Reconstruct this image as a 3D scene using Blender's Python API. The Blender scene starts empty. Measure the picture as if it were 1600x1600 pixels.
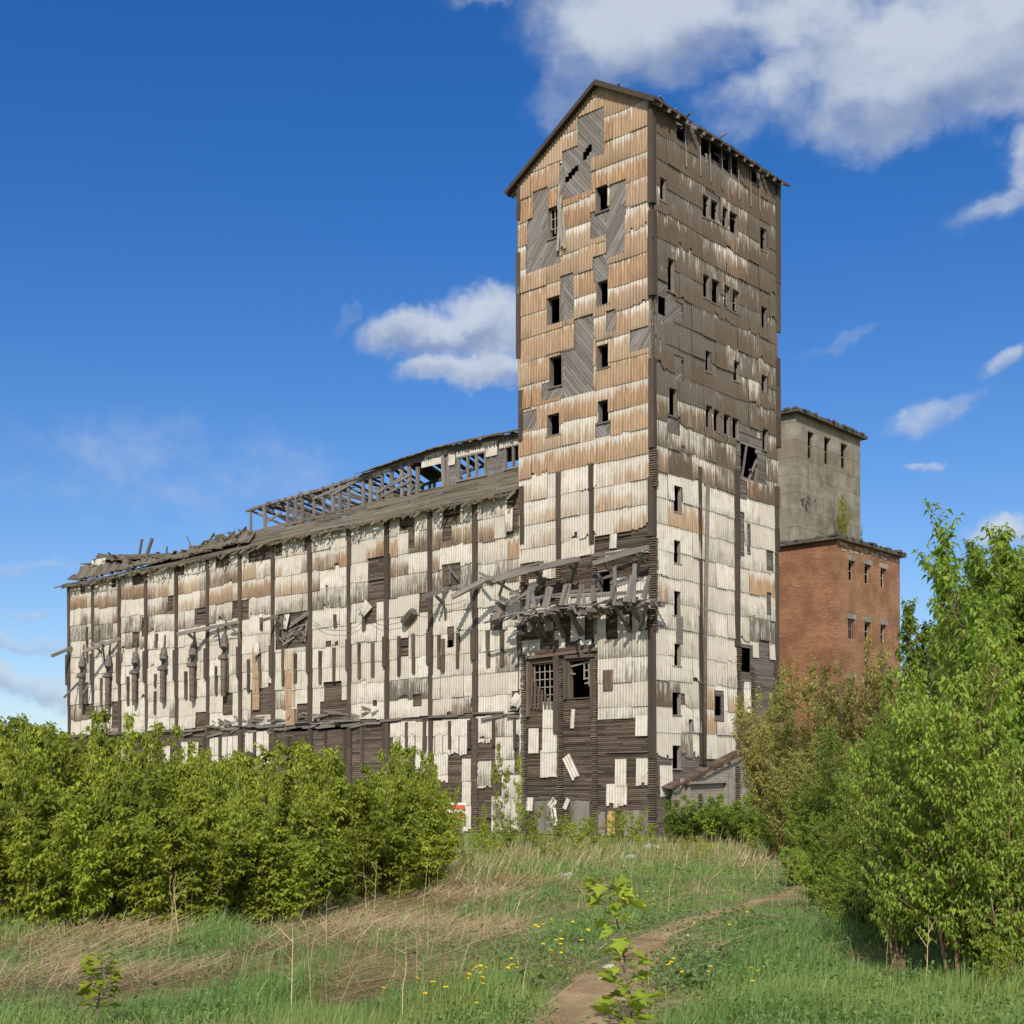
import bpy, bmesh, math, random
import numpy as np
from mathutils import Vector
random.seed(7); RNG = np.random.default_rng(7)
SC = bpy.context.scene; COL = SC.collection
def R(d): return math.radians(d)

# ------------------------------------------------------------------ survey of the place
F_PX, HOR, ROLL, EYE_Z = 2085.0, 1230.0, 0.0035, 2.15
def ray(px, py):
    dx, dy = px-800.0, HOR-py
    return ((dx*math.cos(ROLL)+dy*math.sin(ROLL))/F_PX, 1.0, (dy*math.cos(ROLL)-dx*math.sin(ROLL))/F_PX)
def at_depth(px, py, d):
    r = ray(px, py); return Vector((r[0]*d, d, EYE_Z+r[2]*d))
CX, CY = 5.91, 56.0                          # near corner of the tower
LD = (-0.748, 0.6637); RD = (0.6637, 0.748)  # along the front, along the side
class Face:
    def __init__(s, O, U, N): s.O, s.U, s.N = O, U, N
    def P(s, u, z, off=0.0):
        return Vector((s.O[0]+s.U[0]*u+s.N[0]*off, s.O[1]+s.U[1]*u+s.N[1]*off, z))
    def uz(s, px, py, off=0.0):
        r = ray(px, py)
        k = (off+s.O[0]*s.N[0]+s.O[1]*s.N[1])/(r[0]*s.N[0]+s.N[1]*r[1])
        return ((k*r[0]-s.O[0])*s.U[0]+(k-s.O[1])*s.U[1], EYE_Z+k*r[2])
    def X(s, px, py, off=0.0):
        u, z = s.uz(px, py, off); return s.P(u, z, off)
    def rect(s, x0, y0, x1, y1):
        ym, xm = (y0+y1)/2, (x0+x1)/2
        a, b = s.uz(x0, ym)[0], s.uz(x1, ym)[0]
        c, d = s.uz(xm, y1)[1], s.uz(xm, y0)[1]
        return (min(a, b), max(a, b), c, d)
FRONT = Face((CX, CY), LD, (-RD[0], -RD[1]))
SIDE = Face((CX, CY), RD, (-LD[0], -LD[1]))
WING = Face((CX+RD[0]*.12, CY+RD[1]*.12), LD, (-RD[0], -RD[1]))
def setback(w): return Face((CX+RD[0]*w, CY+RD[1]*w), LD, (-RD[0], -RD[1]))

# ------------------------------------------------------------------ mesh collecting
class MB:
    def __init__(s): s.v=[]; s.f=[]; s.w=[]; s.uv=[]; s.uv2=[]; s.wear=(.5,.5,.5); s.vary=0.0
    def _w(s):
        if s.vary:
            k = random.uniform(-s.vary, s.vary); return (min(1,max(0,s.wear[0]+k)), s.wear[1], random.random())
        return s.wear
    def face(s, pts, wear=None, uv=None, uv2=None):
        b = len(s.v); s.v += [tuple(p) for p in pts]; s.f.append(tuple(range(b, b+len(pts))))
        s.w.append(wear or s.wear); s.uv.append(uv or [(0,0)]*len(pts)); s.uv2.append(uv2 or [(0,0)]*len(pts))
    def hexa(s, c, wear=None):                     # 8 corners: bottom 0-3, top 4-7
        b = len(s.v); s.v += [tuple(p) for p in c]; w = wear or s._w()
        L = [(Vector(c[1])-Vector(c[0])).length, (Vector(c[3])-Vector(c[0])).length, (Vector(c[4])-Vector(c[0])).length]
        o = random.random()*20
        for q, (i, j) in (((3,2,1,0),(0,1)),((4,5,6,7),(0,1)),((0,1,5,4),(0,2)),((1,2,6,5),(1,2)),((2,3,7,6),(0,2)),((3,0,4,7),(1,2))):
            s.f.append(tuple(b+k for k in q)); s.w.append(w)
            a, d = L[i], L[j]
            uv = [(0,0),(a,0),(a,d),(0,d)]
            if d > a: uv = [(0,0),(0,a),(d,a),(d,0)]
            s.uv.append([(x+o, y+o) for x, y in uv]); s.uv2.append([(0,0)]*4)
    def box(s, x0,x1,y0,y1,z0,z1):
        s.hexa([(x0,y0,z0),(x1,y0,z0),(x1,y1,z0),(x0,y1,z0),(x0,y0,z1),(x1,y0,z1),(x1,y1,z1),(x0,y1,z1)])
    def fbox(s, fc, u0,u1,z0,z1,o0,o1, rot=0.0, wear=None):
        um, zm = (u0+u1)/2, (z0+z1)/2; c, sn = math.cos(rot), math.sin(rot)
        def q(u, z, o): 
            du, dz = u-um, z-zm; return fc.P(um+du*c-dz*sn, zm+du*sn+dz*c, o)
        s.hexa([q(u0,z0,o1),q(u1,z0,o1),q(u1,z0,o0),q(u0,z0,o0),q(u0,z1,o1),q(u1,z1,o1),q(u1,z1,o0),q(u0,z1,o0)], wear)
    def beam(s, p, q, w, h=None, up=(0,0,1), taper=1.0):
        p, q = Vector(p), Vector(q); h = h or w; d = q-p
        if d.length < 1e-4: return
        d.normalize(); a = d.cross(Vector(up))
        if a.length < .05: a = d.cross(Vector((1,0.3,0)))
        a.normalize(); b = a.cross(d)
        def ring(c, k): return [c+a*(-w/2*k)+b*(-h/2*k), c+a*(w/2*k)+b*(-h/2*k), c+a*(w/2*k)+b*(h/2*k), c+a*(-w/2*k)+b*(h/2*k)]
        s.hexa(ring(p,1)+ring(q,taper))
    def tube(s, pts, rad, n=8, cap=True, wear=None):
        pts = [Vector(p) for p in pts]; rings = []; w = wear or s._w(); b0 = len(s.v)
        for i, p in enumerate(pts):
            d = (pts[min(i+1,len(pts)-1)]-pts[max(i-1,0)]).normalized()
            a = d.cross(Vector((0,0,1)))
            if a.length < .1: a = d.cross(Vector((0,1,0)))
            a.normalize(); b = a.cross(d); r = rad[i] if hasattr(rad,'__len__') else rad
            rings.append(len(s.v))
            for k in range(n):
                t = 2*math.pi*k/n; s.v.append(tuple(p+a*(r*math.cos(t))+b*(r*math.sin(t))))
        for i in range(len(pts)-1):
            for k in range(n):
                k2 = (k+1)%n
                s.f.append((rings[i]+k, rings[i]+k2, rings[i+1]+k2, rings[i+1]+k)); s.w.append(w)
                s.uv.append([(i*.3,k*.1),(i*.3,k*.1+.1),(i*.3+.3,k*.1+.1),(i*.3+.3,k*.1)]); s.uv2.append([(0,0)]*4)
        if cap:
            for r, rev in ((rings[0],True),(rings[-1],False)):
                q = tuple(range(r, r+n)); q = q[::-1] if rev else q
                s.f.append(q); s.w.append(w); s.uv.append([(0,0)]*n); s.uv2.append([(0,0)]*n)
    def build(s, name, mat, parent=None, smooth=False):
        off = Vector(parent.get('_base', (0,0,0))) if parent else Vector((0,0,0))
        me = bpy.data.meshes.new(name)
        me.from_pydata([(v[0]-off.x, v[1]-off.y, v[2]-off.z) for v in s.v], [], s.f)
        at = me.attributes.new('wear', 'FLOAT_COLOR', 'FACE')
        at.data.foreach_set('color', np.array([(w[0],w[1],w[2],1) for w in s.w], dtype=np.float32).ravel())
        for nm, src in (('UVMap', s.uv), ('sheet', s.uv2)):
            l = me.uv_layers.new(name=nm)
            l.data.foreach_set('uv', np.array([c for f in src for c in f], dtype=np.float32).ravel())
        if smooth: me.polygons.foreach_set('use_smooth', [True]*len(me.polygons))
        me.materials.append(mat); me.update()
        o = bpy.data.objects.new(name, me); COL.objects.link(o)
        if parent: o.parent = parent; o['_base'] = tuple(off)
        return o
def build_split(mb, name, mat, parent, smooth=False, label=None):
    """one object per separate piece of what was collected"""
    n = len(mb.v); par = list(range(n))
    def find(a):
        while par[a] != a: par[a] = par[par[a]]; a = par[a]
        return a
    for f in mb.f:
        r = find(f[0])
        for k in f[1:]: par[find(k)] = r
    root = np.array([find(k) for k in range(n)]); ids, isl = np.unique(root, return_inverse=True); k = len(ids); V = np.array(mb.v)
    lo = np.full((k,3), np.inf); hi = np.full((k,3), -np.inf); np.minimum.at(lo, isl, V); np.maximum.at(hi, isl, V); size = (hi-lo).max(1)
    comp = np.full(k, -1); c = 0
    for s in range(k):
        if comp[s] >= 0: continue
        comp[s] = c; todo = [s]
        while todo:
            i = todo.pop(); gap = np.maximum(0, np.maximum(lo[i]-hi, lo-hi[i])); near = np.sqrt((gap**2).sum(1)) <= np.maximum(.02, .5*np.maximum(size[i], size))
            for j in np.nonzero(near & (comp < 0))[0]: comp[j] = c; todo.append(j)
        c += 1
    fc = [int(comp[isl[f[0]]]) for f in mb.f]; out = []
    for q in range(c):
        m2 = MB(); mp = {}
        for i, f in enumerate(mb.f):
            if fc[i] != q: continue
            g = []
            for v in f:
                if v not in mp: mp[v] = len(m2.v); m2.v.append(mb.v[v])
                g.append(mp[v])
            m2.f.append(tuple(g)); m2.w.append(mb.w[i]); m2.uv.append(mb.uv[i]); m2.uv2.append(mb.uv2[i])
        out.append(m2)
    out.sort(key=lambda m: -len(m.f)); obs = [m.build(name, mat, parent, smooth) for m in out]
    if label: obs[0]['label'] = label
    return obs[0]
def tri_mesh(name, V, F, tint, mat):
    me = bpy.data.meshes.new(name); n, m = len(V), len(F)
    me.vertices.add(n); me.vertices.foreach_set('co', np.asarray(V, dtype=np.float32).ravel())
    me.loops.add(3*m); me.loops.foreach_set('vertex_index', np.asarray(F, dtype=np.int32).ravel())
    me.polygons.add(m); me.polygons.foreach_set('loop_start', np.arange(0, 3*m, 3, dtype=np.int32))
    try: me.polygons.foreach_set('loop_total', np.full(m, 3, dtype=np.int32))
    except Exception: pass
    at = me.attributes.new('wear', 'FLOAT_COLOR', 'FACE')
    t = np.zeros((m,4), dtype=np.float32); t[:, :tint.shape[1]] = tint; t[:,3] = 1
    at.data.foreach_set('color', t.ravel())
    me.materials.append(mat); me.update(calc_edges=True); me.validate(); return me
def tag(o, label=None, cat=None, group=None, kind=None):
    if label: o['label'] = label
    if cat: o['category'] = cat
    if group: o['group'] = group
    if kind: o['kind'] = kind
    return o
def thing(name, label, cat, loc, group=None, rz=0.0):
    o = bpy.data.objects.new(name, None); COL.objects.link(o); o.empty_display_size = .3
    o.location = loc; o.rotation_euler.z = rz; o['_base'] = tuple(loc)
    return tag(o, label, cat, group)
def link_part(name, me, parent):
    o = bpy.data.objects.new(name, me); COL.objects.link(o); o.parent = parent; return o

# ------------------------------------------------------------------ node helper
class NT:
    def __init__(s, tree): s.t = tree; s.n = tree.nodes; s.l = tree.links
    def add(s, typ, **kw):
        n = s.n.new(typ)
        for k, v in kw.items(): setattr(n, k, v)
        return n
    def put(s, sock, val):
        if isinstance(val, bpy.types.NodeSocket): s.l.new(val, sock)
        elif isinstance(val, (tuple, list)) and len(val) == 3 and sock.type == 'RGBA': sock.default_value = (*val, 1)
        else: sock.default_value = val
    def m(s, op, a, b=0.0, c=0.0, clamp=False):
        n = s.add('ShaderNodeMath', operation=op, use_clamp=clamp)
        s.put(n.inputs[0], a); s.put(n.inputs[1], b); s.put(n.inputs[2], c); return n.outputs[0]
    def mix(s, f, a, b, blend='MIX'):
        n = s.add('ShaderNodeMix', data_type='RGBA', blend_type=blend)
        s.put(n.inputs[0], f); s.put(n.inputs[6], a); s.put(n.inputs[7], b); return n.outputs[2]
    def ss(s, x, lo, hi):
        n = s.add('ShaderNodeMapRange', interpolation_type='SMOOTHSTEP')
        s.put(n.inputs[0], x); s.put(n.inputs[1], lo); s.put(n.inputs[2], hi); return n.outputs[0]
    def noise(s, vec, scale, detail=3.0, rough=.55, w=None):
        n = s.add('ShaderNodeTexNoise')
        s.put(n.inputs['Vector'], vec); n.inputs['Scale'].default_value = scale
        n.inputs['Detail'].default_value = detail; n.inputs['Roughness'].default_value = rough; return n.outputs[0]
    def vmul(s, vec, k):
        n = s.add('ShaderNodeVectorMath', operation='MULTIPLY'); s.put(n.inputs[0], vec); n.inputs[1].default_value = k; return n.outputs[0]
    def uv(s, name): return s.add('ShaderNodeUVMap', uv_map=name).outputs[0]
    def attr(s, name):
        a = s.add('ShaderNodeAttribute', attribute_name=name)
        sp = s.add('ShaderNodeSeparateColor'); s.l.new(a.outputs['Color'], sp.inputs[0]); return sp.outputs
    def sep(s, v):
        n = s.add('ShaderNodeSeparateXYZ'); s.put(n.inputs[0], v); return n.outputs
    def comb(s, x, y, z):
        n = s.add('ShaderNodeCombineXYZ'); s.put(n.inputs[0], x); s.put(n.inputs[1], y); s.put(n.inputs[2], z); return n.outputs[0]
    def bump(s, h, strength=.3, dist=.02):
        n = s.add('ShaderNodeBump'); s.put(n.inputs['Height'], h); n.inputs['Strength'].default_value = strength
        n.inputs['Distance'].default_value = dist; return n.outputs[0]
def new_mat(name):
    m = bpy.data.materials.new(name); m.use_nodes = True; m.node_tree.nodes.clear(); return m, NT(m.node_tree)
def finish(m, t, color, rough=.85, normal=None, spec=.25, metal=0.0):
    b = t.add('ShaderNodeBsdfPrincipled'); t.put(b.inputs['Base Color'], color); t.put(b.inputs['Roughness'], rough)
    b.inputs['Specular IOR Level'].default_value = spec; b.inputs['Metallic'].default_value = metal
    if normal is not None: t.put(b.inputs['Normal'], normal)
    o = t.add('ShaderNodeOutputMaterial'); t.l.new(b.outputs[0], o.inputs[0]); return m

# ------------------------------------------------------------------ materials
def mat_sheet():
    m, t = new_mat('weathered_corrugated_sheet')
    uv = t.uv('UVMap'); shv = t.sep(t.uv('sheet')); vs = shv[1]; r, g, b = t.attr('wear')[:3]
    st1 = t.noise(t.vmul(uv, (9.0, .55, 1)), 1.0, 4, .6)
    st2 = t.noise(t.vmul(uv, (13.0, .9, 1)), 1.0, 5, .7)
    blot = t.noise(uv, 2.2, 4, .6); fine = t.noise(uv, 30, 3, .7)
    white = t.mix(b, (.53,.485,.405), (.69,.64,.555))
    white = t.mix(t.ss(blot, .42, .78), white, (.50,.43,.32))
    white = t.mix(t.m('MULTIPLY', t.ss(st2, .55, .8), .22), white, (.24,.22,.185))
    rustc = t.mix(t.ss(st2, .34, .66), (.20,.088,.032), (.50,.305,.155))
    rustc = t.mix(t.m('MULTIPLY', b, .55), rustc, (.47,.37,.25))
    x = t.m('ADD', t.m('MULTIPLY', r, 1.25), t.m('MULTIPLY', t.m('POWER', vs, 2.5), -.85))
    x = t.m('ADD', x, t.m('MULTIPLY', t.m('MULTIPLY', t.m('SUBTRACT', st1, .5), 2.1), t.m('ADD', .25, r)))
    rm = t.ss(x, .12, .55)
    c = t.mix(t.m('MULTIPLY', rm, .92), white, rustc)
    x = t.m('ADD', t.m('MULTIPLY', g, 1.15), t.m('MULTIPLY', t.m('MULTIPLY', t.m('SUBTRACT', st2, .5), 3.0), t.m('ADD', .22, g)))
    x = t.m('ADD', x, t.m('MULTIPLY', t.m('SUBTRACT', .45, vs), .35))
    x = t.m('ADD', x, t.m('MULTIPLY', t.m('MULTIPLY', t.m('SUBTRACT', t.noise(uv, .55, 4, .65), .5), 2.2), g))
    dm = t.ss(x, .10, .70)
    c = t.mix(t.m('MULTIPLY', dm, .88), c, t.mix(t.ss(fine,.35,.7), (.022,.016,.011), (.10,.073,.045)))
    moss = t.m('MULTIPLY', t.ss(t.noise(uv, 1.1, 3, .6), .6, .75), t.m('MULTIPLY', g, .45))
    c = t.mix(moss, c, (.20,.15,.035))
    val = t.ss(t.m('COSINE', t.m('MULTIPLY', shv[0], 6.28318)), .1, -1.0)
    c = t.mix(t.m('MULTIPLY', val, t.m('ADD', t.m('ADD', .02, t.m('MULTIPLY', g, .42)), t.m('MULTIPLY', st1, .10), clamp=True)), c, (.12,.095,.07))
    c = t.mix(t.m('MULTIPLY', fine, .2), c, (.2,.18,.15))
    return finish(m, t, c, .88, t.bump(t.m('ADD', fine, blot), .25, .01))
def mat_wood(name, light, dark, warm):
    m, t = new_mat(name)
    uv = t.uv('UVMap'); r, g, b = t.attr('wear')[:3]
    gr = t.noise(t.vmul(uv, (1.2, 22, 1)), 1.0, 4, .65); bl = t.noise(uv, .9, 4, .6)
    c = t.mix(r, dark, light)
    c = t.mix(t.ss(gr, .32, .7), t.mix(.6, c, dark), c)
    c = t.mix(t.m('MULTIPLY', t.ss(bl, .45, .7), t.m('ADD', t.m('MULTIPLY', g, .6), .1)), c, warm)
    return finish(m, t, c, .92, t.bump(gr, .4, .012), .15)
def mat_plain(name, a, b, scale=6, rough=.85, spec=.2, stretch=(1,1,1), bump=.2):
    m, t = new_mat(name); co = t.add('ShaderNodeTexCoord').outputs['Object']
    n = t.noise(t.vmul(co, stretch), scale, 5, .62); n2 = t.noise(co, scale*.17, 3, .5)
    c = t.mix(t.ss(t.m('ADD', n, t.m('MULTIPLY', t.m('SUBTRACT', n2, .5), .6)), .3, .72), a, b)
    return finish(m, t, c, rough, t.bump(n, bump, .015), spec)
def mat_concrete():
    m, t = new_mat('stained_concrete'); uv = t.uv('UVMap'); co = t.sep(uv)
    n = t.noise(uv, .8, 6, .65); st = t.noise(t.vmul(uv, (3, .35, 1)), 1, 4, .6); fine = t.noise(uv, 14, 4, .7)
    bands = t.m('FRACT', t.m('MULTIPLY', co[1], 1/1.02))
    line = t.m('LESS_THAN', bands, .045)
    blk = t.noise(t.comb(0.0, t.m('FLOOR', t.m('MULTIPLY', co[1], 1/1.02)), 0.0), 3.3, 0)
    c = t.mix(t.ss(n, .3, .7), (.175,.155,.115), (.37,.335,.26))
    c = t.mix(t.m('MULTIPLY', t.ss(blk, .3, .7), .35), c, (.2,.15,.085))
    c = t.mix(t.m('MULTIPLY', t.ss(st, .5, .75), .55), c, (.085,.075,.055))
    c = t.mix(t.m('MULTIPLY', line, .4), c, (.07,.06,.045)); c = t.mix(t.m('MULTIPLY', fine, .3), c, (.13,.11,.08))
    return finish(m, t, c, .95, t.bump(t.m('ADD', fine, t.m('MULTIPLY', line, -1.0)), .5, .03), .1)
def mat_brick():
    m, t = new_mat('old_red_brick'); uv = t.uv('UVMap')
    bt = t.add('ShaderNodeTexBrick'); t.put(bt.inputs['Vector'], uv)
    bt.inputs['Scale'].default_value = 1.0; bt.inputs['Brick Width'].default_value = .26; bt.inputs['Row Height'].default_value = .085
    bt.inputs['Mortar Size'].default_value = .009; bt.inputs['Mortar Smooth'].default_value = .3; bt.inputs['Bias'].default_value = -.2
    bt.inputs['Color1'].default_value = (.36,.16,.078,1); bt.inputs['Color2'].default_value = (.21,.085,.042,1); bt.inputs['Mortar'].default_value = (.44,.34,.24,1)
    n = t.noise(uv, .7, 5, .6); fine = t.noise(uv, 9, 4, .7)
    c = t.mix(t.m('MULTIPLY', t.ss(n, .36, .68), .65), bt.outputs[0], (.16,.075,.04))
    c = t.mix(t.m('MULTIPLY', t.ss(fine, .5, .75), .4), c, (.42,.25,.14))
    return finish(m, t, c, .93, t.bump(t.m('SUBTRACT', fine, bt.outputs[1]), .6, .03), .1)
def mat_leaf(name, a, b, c2, trans=.35):
    m, t = new_mat(name); r, g, bb = t.attr('wear')[:3]
    rnd = t.add('ShaderNodeObjectInfo').outputs['Random']
    c = t.mix(r, a, b); c = t.mix(g, c, c2)
    c = t.mix(t.m('MULTIPLY', t.m('FRACT', t.m('MULTIPLY', rnd, 7.31)), .22), c, c2)
    k = t.m('ADD', t.m('MULTIPLY', rnd, .5), .66)
    c = t.mix(1.0, c, t.comb(k, k, k), 'MULTIPLY')
    d = t.add('ShaderNodeBsdfPrincipled'); t.put(d.inputs['Base Color'], c); d.inputs['Roughness'].default_value = .5
    d.inputs['Specular IOR Level'].default_value = .28
    tr = t.add('ShaderNodeBsdfTranslucent'); t.put(tr.inputs[0], t.mix(.5, c, t.mix(1.0, c, (1.5,1.35,.5), 'MULTIPLY')))
    mx = t.add('ShaderNodeMixShader'); mx.inputs[0].default_value = trans
    t.l.new(d.outputs[0], mx.inputs[1]); t.l.new(tr.outputs[0], mx.inputs[2])
    o = t.add('ShaderNodeOutputMaterial'); t.l.new(mx.outputs[0], o.inputs[0]); return m
M = {}
M['sheet'] = mat_sheet()
M['wood_dark'] = mat_wood('dark_weathered_planks', (.27,.215,.165), (.046,.035,.026), (.19,.11,.06))
M['wood_grey'] = mat_wood('silver_grey_planks', (.34,.31,.28), (.11,.092,.075), (.24,.18,.12))
M['wood_pale'] = mat_wood('pale_timber', (.42,.38,.31), (.16,.135,.105), (.3,.22,.14))
M['wood_yellow'] = mat_wood('fresh_yellow_boards', (.62,.42,.17), (.42,.26,.09), (.55,.33,.1))
M['cover'] = mat_wood('dark_brown_cover_boards', (.155,.125,.10), (.055,.043,.035), (.14,.08,.05))
M['backing'] = mat_plain('dark_inner_boards', (.02,.017,.014), (.045,.037,.03), 3)  # very dark colour for the backing boards and inner floors
M['roofwood'] = mat_wood('mossy_roof_boards', (.27,.23,.175), (.085,.07,.052), (.15,.145,.04))
M['iron'] = mat_plain('rusty_grey_iron', (.10,.082,.068), (.17,.145,.12), 5, .7, .4)
M['concrete'] = mat_concrete(); M['brick'] = mat_brick()
M['slab'] = mat_plain('tarred_roof_slab', (.06,.053,.043), (.14,.125,.10), 4, .95)
M['render'] = mat_plain('grey_cement_render', (.20,.18,.15), (.33,.305,.26), 2.5, .95, .1)
M['stone'] = mat_plain('pale_rubble', (.30,.27,.22), (.5,.47,.41), 7)
M['rust'] = mat_plain('rusted_flashing', (.075,.045,.03), (.16,.085,.05), 9)
M['bark'] = mat_plain('young_bark', (.12,.095,.065), (.24,.2,.145), 14, .9, .1, (1,1,.25))
M['bark_red'] = mat_plain('reddish_bark', (.17,.105,.06), (.27,.18,.11), 14, .9, .1, (1,1,.25))
M['leaf'] = mat_leaf('thicket_leaf', (.145,.205,.022), (.39,.47,.065), (.45,.47,.06), .5)
M['leaf_tree'] = mat_leaf('tree_leaf', (.115,.20,.03), (.32,.455,.075), (.42,.47,.075), .5)
M['leaf_olive'] = mat_leaf('olive_leaf', (.19,.21,.045), (.36,.36,.085), (.42,.28,.10), .4)
M['leaf_sap'] = mat_leaf('maple_sapling_leaf', (.19,.27,.024), (.40,.52,.055), (.46,.50,.06), .45)
M['leaf_far'] = mat_leaf('far_leaf', (.07,.12,.02), (.15,.21,.04), (.18,.22,.04), .25)
M['grass'] = mat_leaf('grass_blade', (.09,.205,.055), (.235,.405,.125), (.37,.42,.12), .45)
M['straw'] = mat_leaf('dry_straw', (.46,.33,.17), (.86,.67,.38), (.30,.19,.095), .2)
M['dandelion'] = mat_plain('yellow_petals', (.72,.47,.01), (.8,.58,.02), 30)
M['burdock'] = mat_leaf('broad_weed_leaf', (.09,.16,.05), (.16,.25,.08), (.2,.26,.09), .35)
# ------------------------------------------------------------------ wall makers
def clip(poly, inside, cut):
    out = []
    for i in range(len(poly)):
        a, b = poly[i], poly[(i+1) % len(poly)]; ia, ib = inside(a), inside(b)
        if ia: out.append(a)
        if ia != ib: out.append(cut(a, b))
    return out
def clip_half(poly, nx, ny, d):                       # keep nx*x+ny*y <= d
    f = lambda p: nx*p[0]+ny*p[1]-d
    def cut(a, b):
        fa, fb = f(a), f(b); k = fa/(fa-fb); return (a[0]+(b[0]-a[0])*k, a[1]+(b[1]-a[1])*k)
    return clip(poly, lambda p: f(p) <= 0, cut)
def cells(u0, u1, z0, z1, holes):
    zs = sorted({z0, z1} | {min(max(h[k], z0), z1) for h in holes for k in (2, 3)})
    out = []
    for a, b in zip(zs, zs[1:]):
        if b-a < 1e-4: continue
        zm = (a+b)/2; cut = sorted((h[0], h[1]) for h in holes if h[2] < zm < h[3] and h[1] > u0 and h[0] < u1)
        x = u0
        for c, d in cut:
            if c > x: out.append((x, c, a, b))
            x = max(x, d)
        if x < u1: out.append((x, u1, a, b))
    return out
def planks(mb, fc, region, angle, width, holes, halves=(), off=0.0, gap=.012, tone=(.2,.8), warm=.3, miss=.0, seed=1, seg=4.5):
    u0, u1, z0, z1 = region; rnd = random.Random(seed); um, zm = (u0+u1)/2, (z0+z1)/2
    ca, sa = math.cos(angle), math.sin(angle)
    ext = abs(u1-u0)*.5+abs(z1-z0)*.5+1; k0 = int(-ext/width)-1
    cl = cells(u0, u1, z0, z1, holes)
    for k in range(k0, -k0+1):
        x = -ext-rnd.random()*seg
        while x < ext:
            ln = seg*rnd.uniform(.6, 1.3); w = (rnd.uniform(*tone), warm*rnd.random(), rnd.random()); o = off+rnd.uniform(0, .018)
            drop = rnd.random() < miss; jit = rnd.uniform(-.008,.008); uo = rnd.random()*30
            if not drop:
                q = [(x, k*width+gap/2), (x+ln-.01, k*width+gap/2+jit), (x+ln-.01, (k+1)*width-gap/2+jit), (x, (k+1)*width-gap/2)]
                q = [(um+a*ca-b*sa, zm+a*sa+b*ca) for a, b in q]
                lo = [min(p[i] for p in q) for i in (0, 1)]; hi = [max(p[i] for p in q) for i in (0, 1)]
                if hi[0] > u0 and lo[0] < u1 and hi[1] > z0 and lo[1] < z1:
                    for c in cl:
                        if hi[0] <= c[0] or lo[0] >= c[1] or hi[1] <= c[2] or lo[1] >= c[3]: continue
                        p = q
                        for h in ((-1,0,-c[0]),(1,0,c[1]),(0,-1,-c[2]),(0,1,c[3]))+tuple(halves):
                            p = clip_half(p, *h)
                            if len(p) < 3: break
                        if len(p) >= 3:
                            mb.face([fc.P(a, b, o) for a, b in p], w, [((a-um)*ca+(b-zm)*sa+uo, -(a-um)*sa+(b-zm)*ca+uo) for a, b in p])
            x += ln
def backing(mb, fc, region, holes, halves=(), off=-.04):
    for c in cells(*region, holes):
        p = [(c[0],c[2]),(c[1],c[2]),(c[1],c[3]),(c[0],c[3])]
        for h in halves: p = clip_half(p, *h)
        if len(p) >= 3: mb.face([fc.P(a, b, off) for a, b in p])
PITCH = .155
def sheet(mb, fc, u0, u1, z0, z1, holes, wear, ztop=None, off=.03, tilt=.03, jag=0.0, rot=0.0, amp=.024, rnd=random, bend=0.0):
    n = max(2, int(round((u1-u0)/(PITCH/4)))); idx = {}
    um, zm = (u0+u1)/2, (z0+z1)/2; c, s = math.cos(rot), math.sin(rot)
    ph = u0; jb = [0]*(n+1); jt = 0.0
    if jag:
        a = rnd.uniform(-1,1)
        for i in range(n+1):
            if i % 3 == 0: jt = rnd.uniform(-.3, 1)
            jb[i] = jag*max(0, jt+.5*math.sin(a+i*.25))
    def vert(i, z):
        u = u0+(u1-u0)*i/n; k = (round(i), round(z*500))
        if k not in idx:
            v = (z-z0)/max(.05, z1-z0); w_ = (u-ph)/PITCH; o = off+tilt*(1-v)+amp*math.cos(2*math.pi*(u-ph)/PITCH)+bend*((1-v)**2)
            du, dz = u-um, z-zm
            idx[k] = (len(mb.v), (u, z), (w_, v)); mb.v.append(tuple(fc.P(um+du*c-dz*s, zm+du*s+dz*c, o)))
        return idx[k]
    for i in range(n):
        ua = u0+(u1-u0)*i/n; ub = u0+(u1-u0)*(i+1)/n; uc = (ua+ub)/2
        t = z1 if ztop is None else min(z1, ztop(uc)); b = z0+jb[i]
        if t-b < .04: continue
        iv = [(b, t)]
        for h in holes:
            if h[0] < uc < h[1]:
                nv = []
                for x, y in iv:
                    if h[3] <= x or h[2] >= y: nv.append((x, y)); continue
                    if h[2]-x > .05: nv.append((x, h[2]))
                    if y-h[3] > .05: nv.append((h[3], y))
                iv = nv
        for x, y in iv:
            q = [vert(i, x), vert(i+1, x), vert(i+1, y), vert(i, y)]
            mb.f.append(tuple(k[0] for k in q)); mb.w.append(wear); mb.uv.append([k[1] for k in q]); mb.uv2.append([k[2] for k in q])
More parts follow.
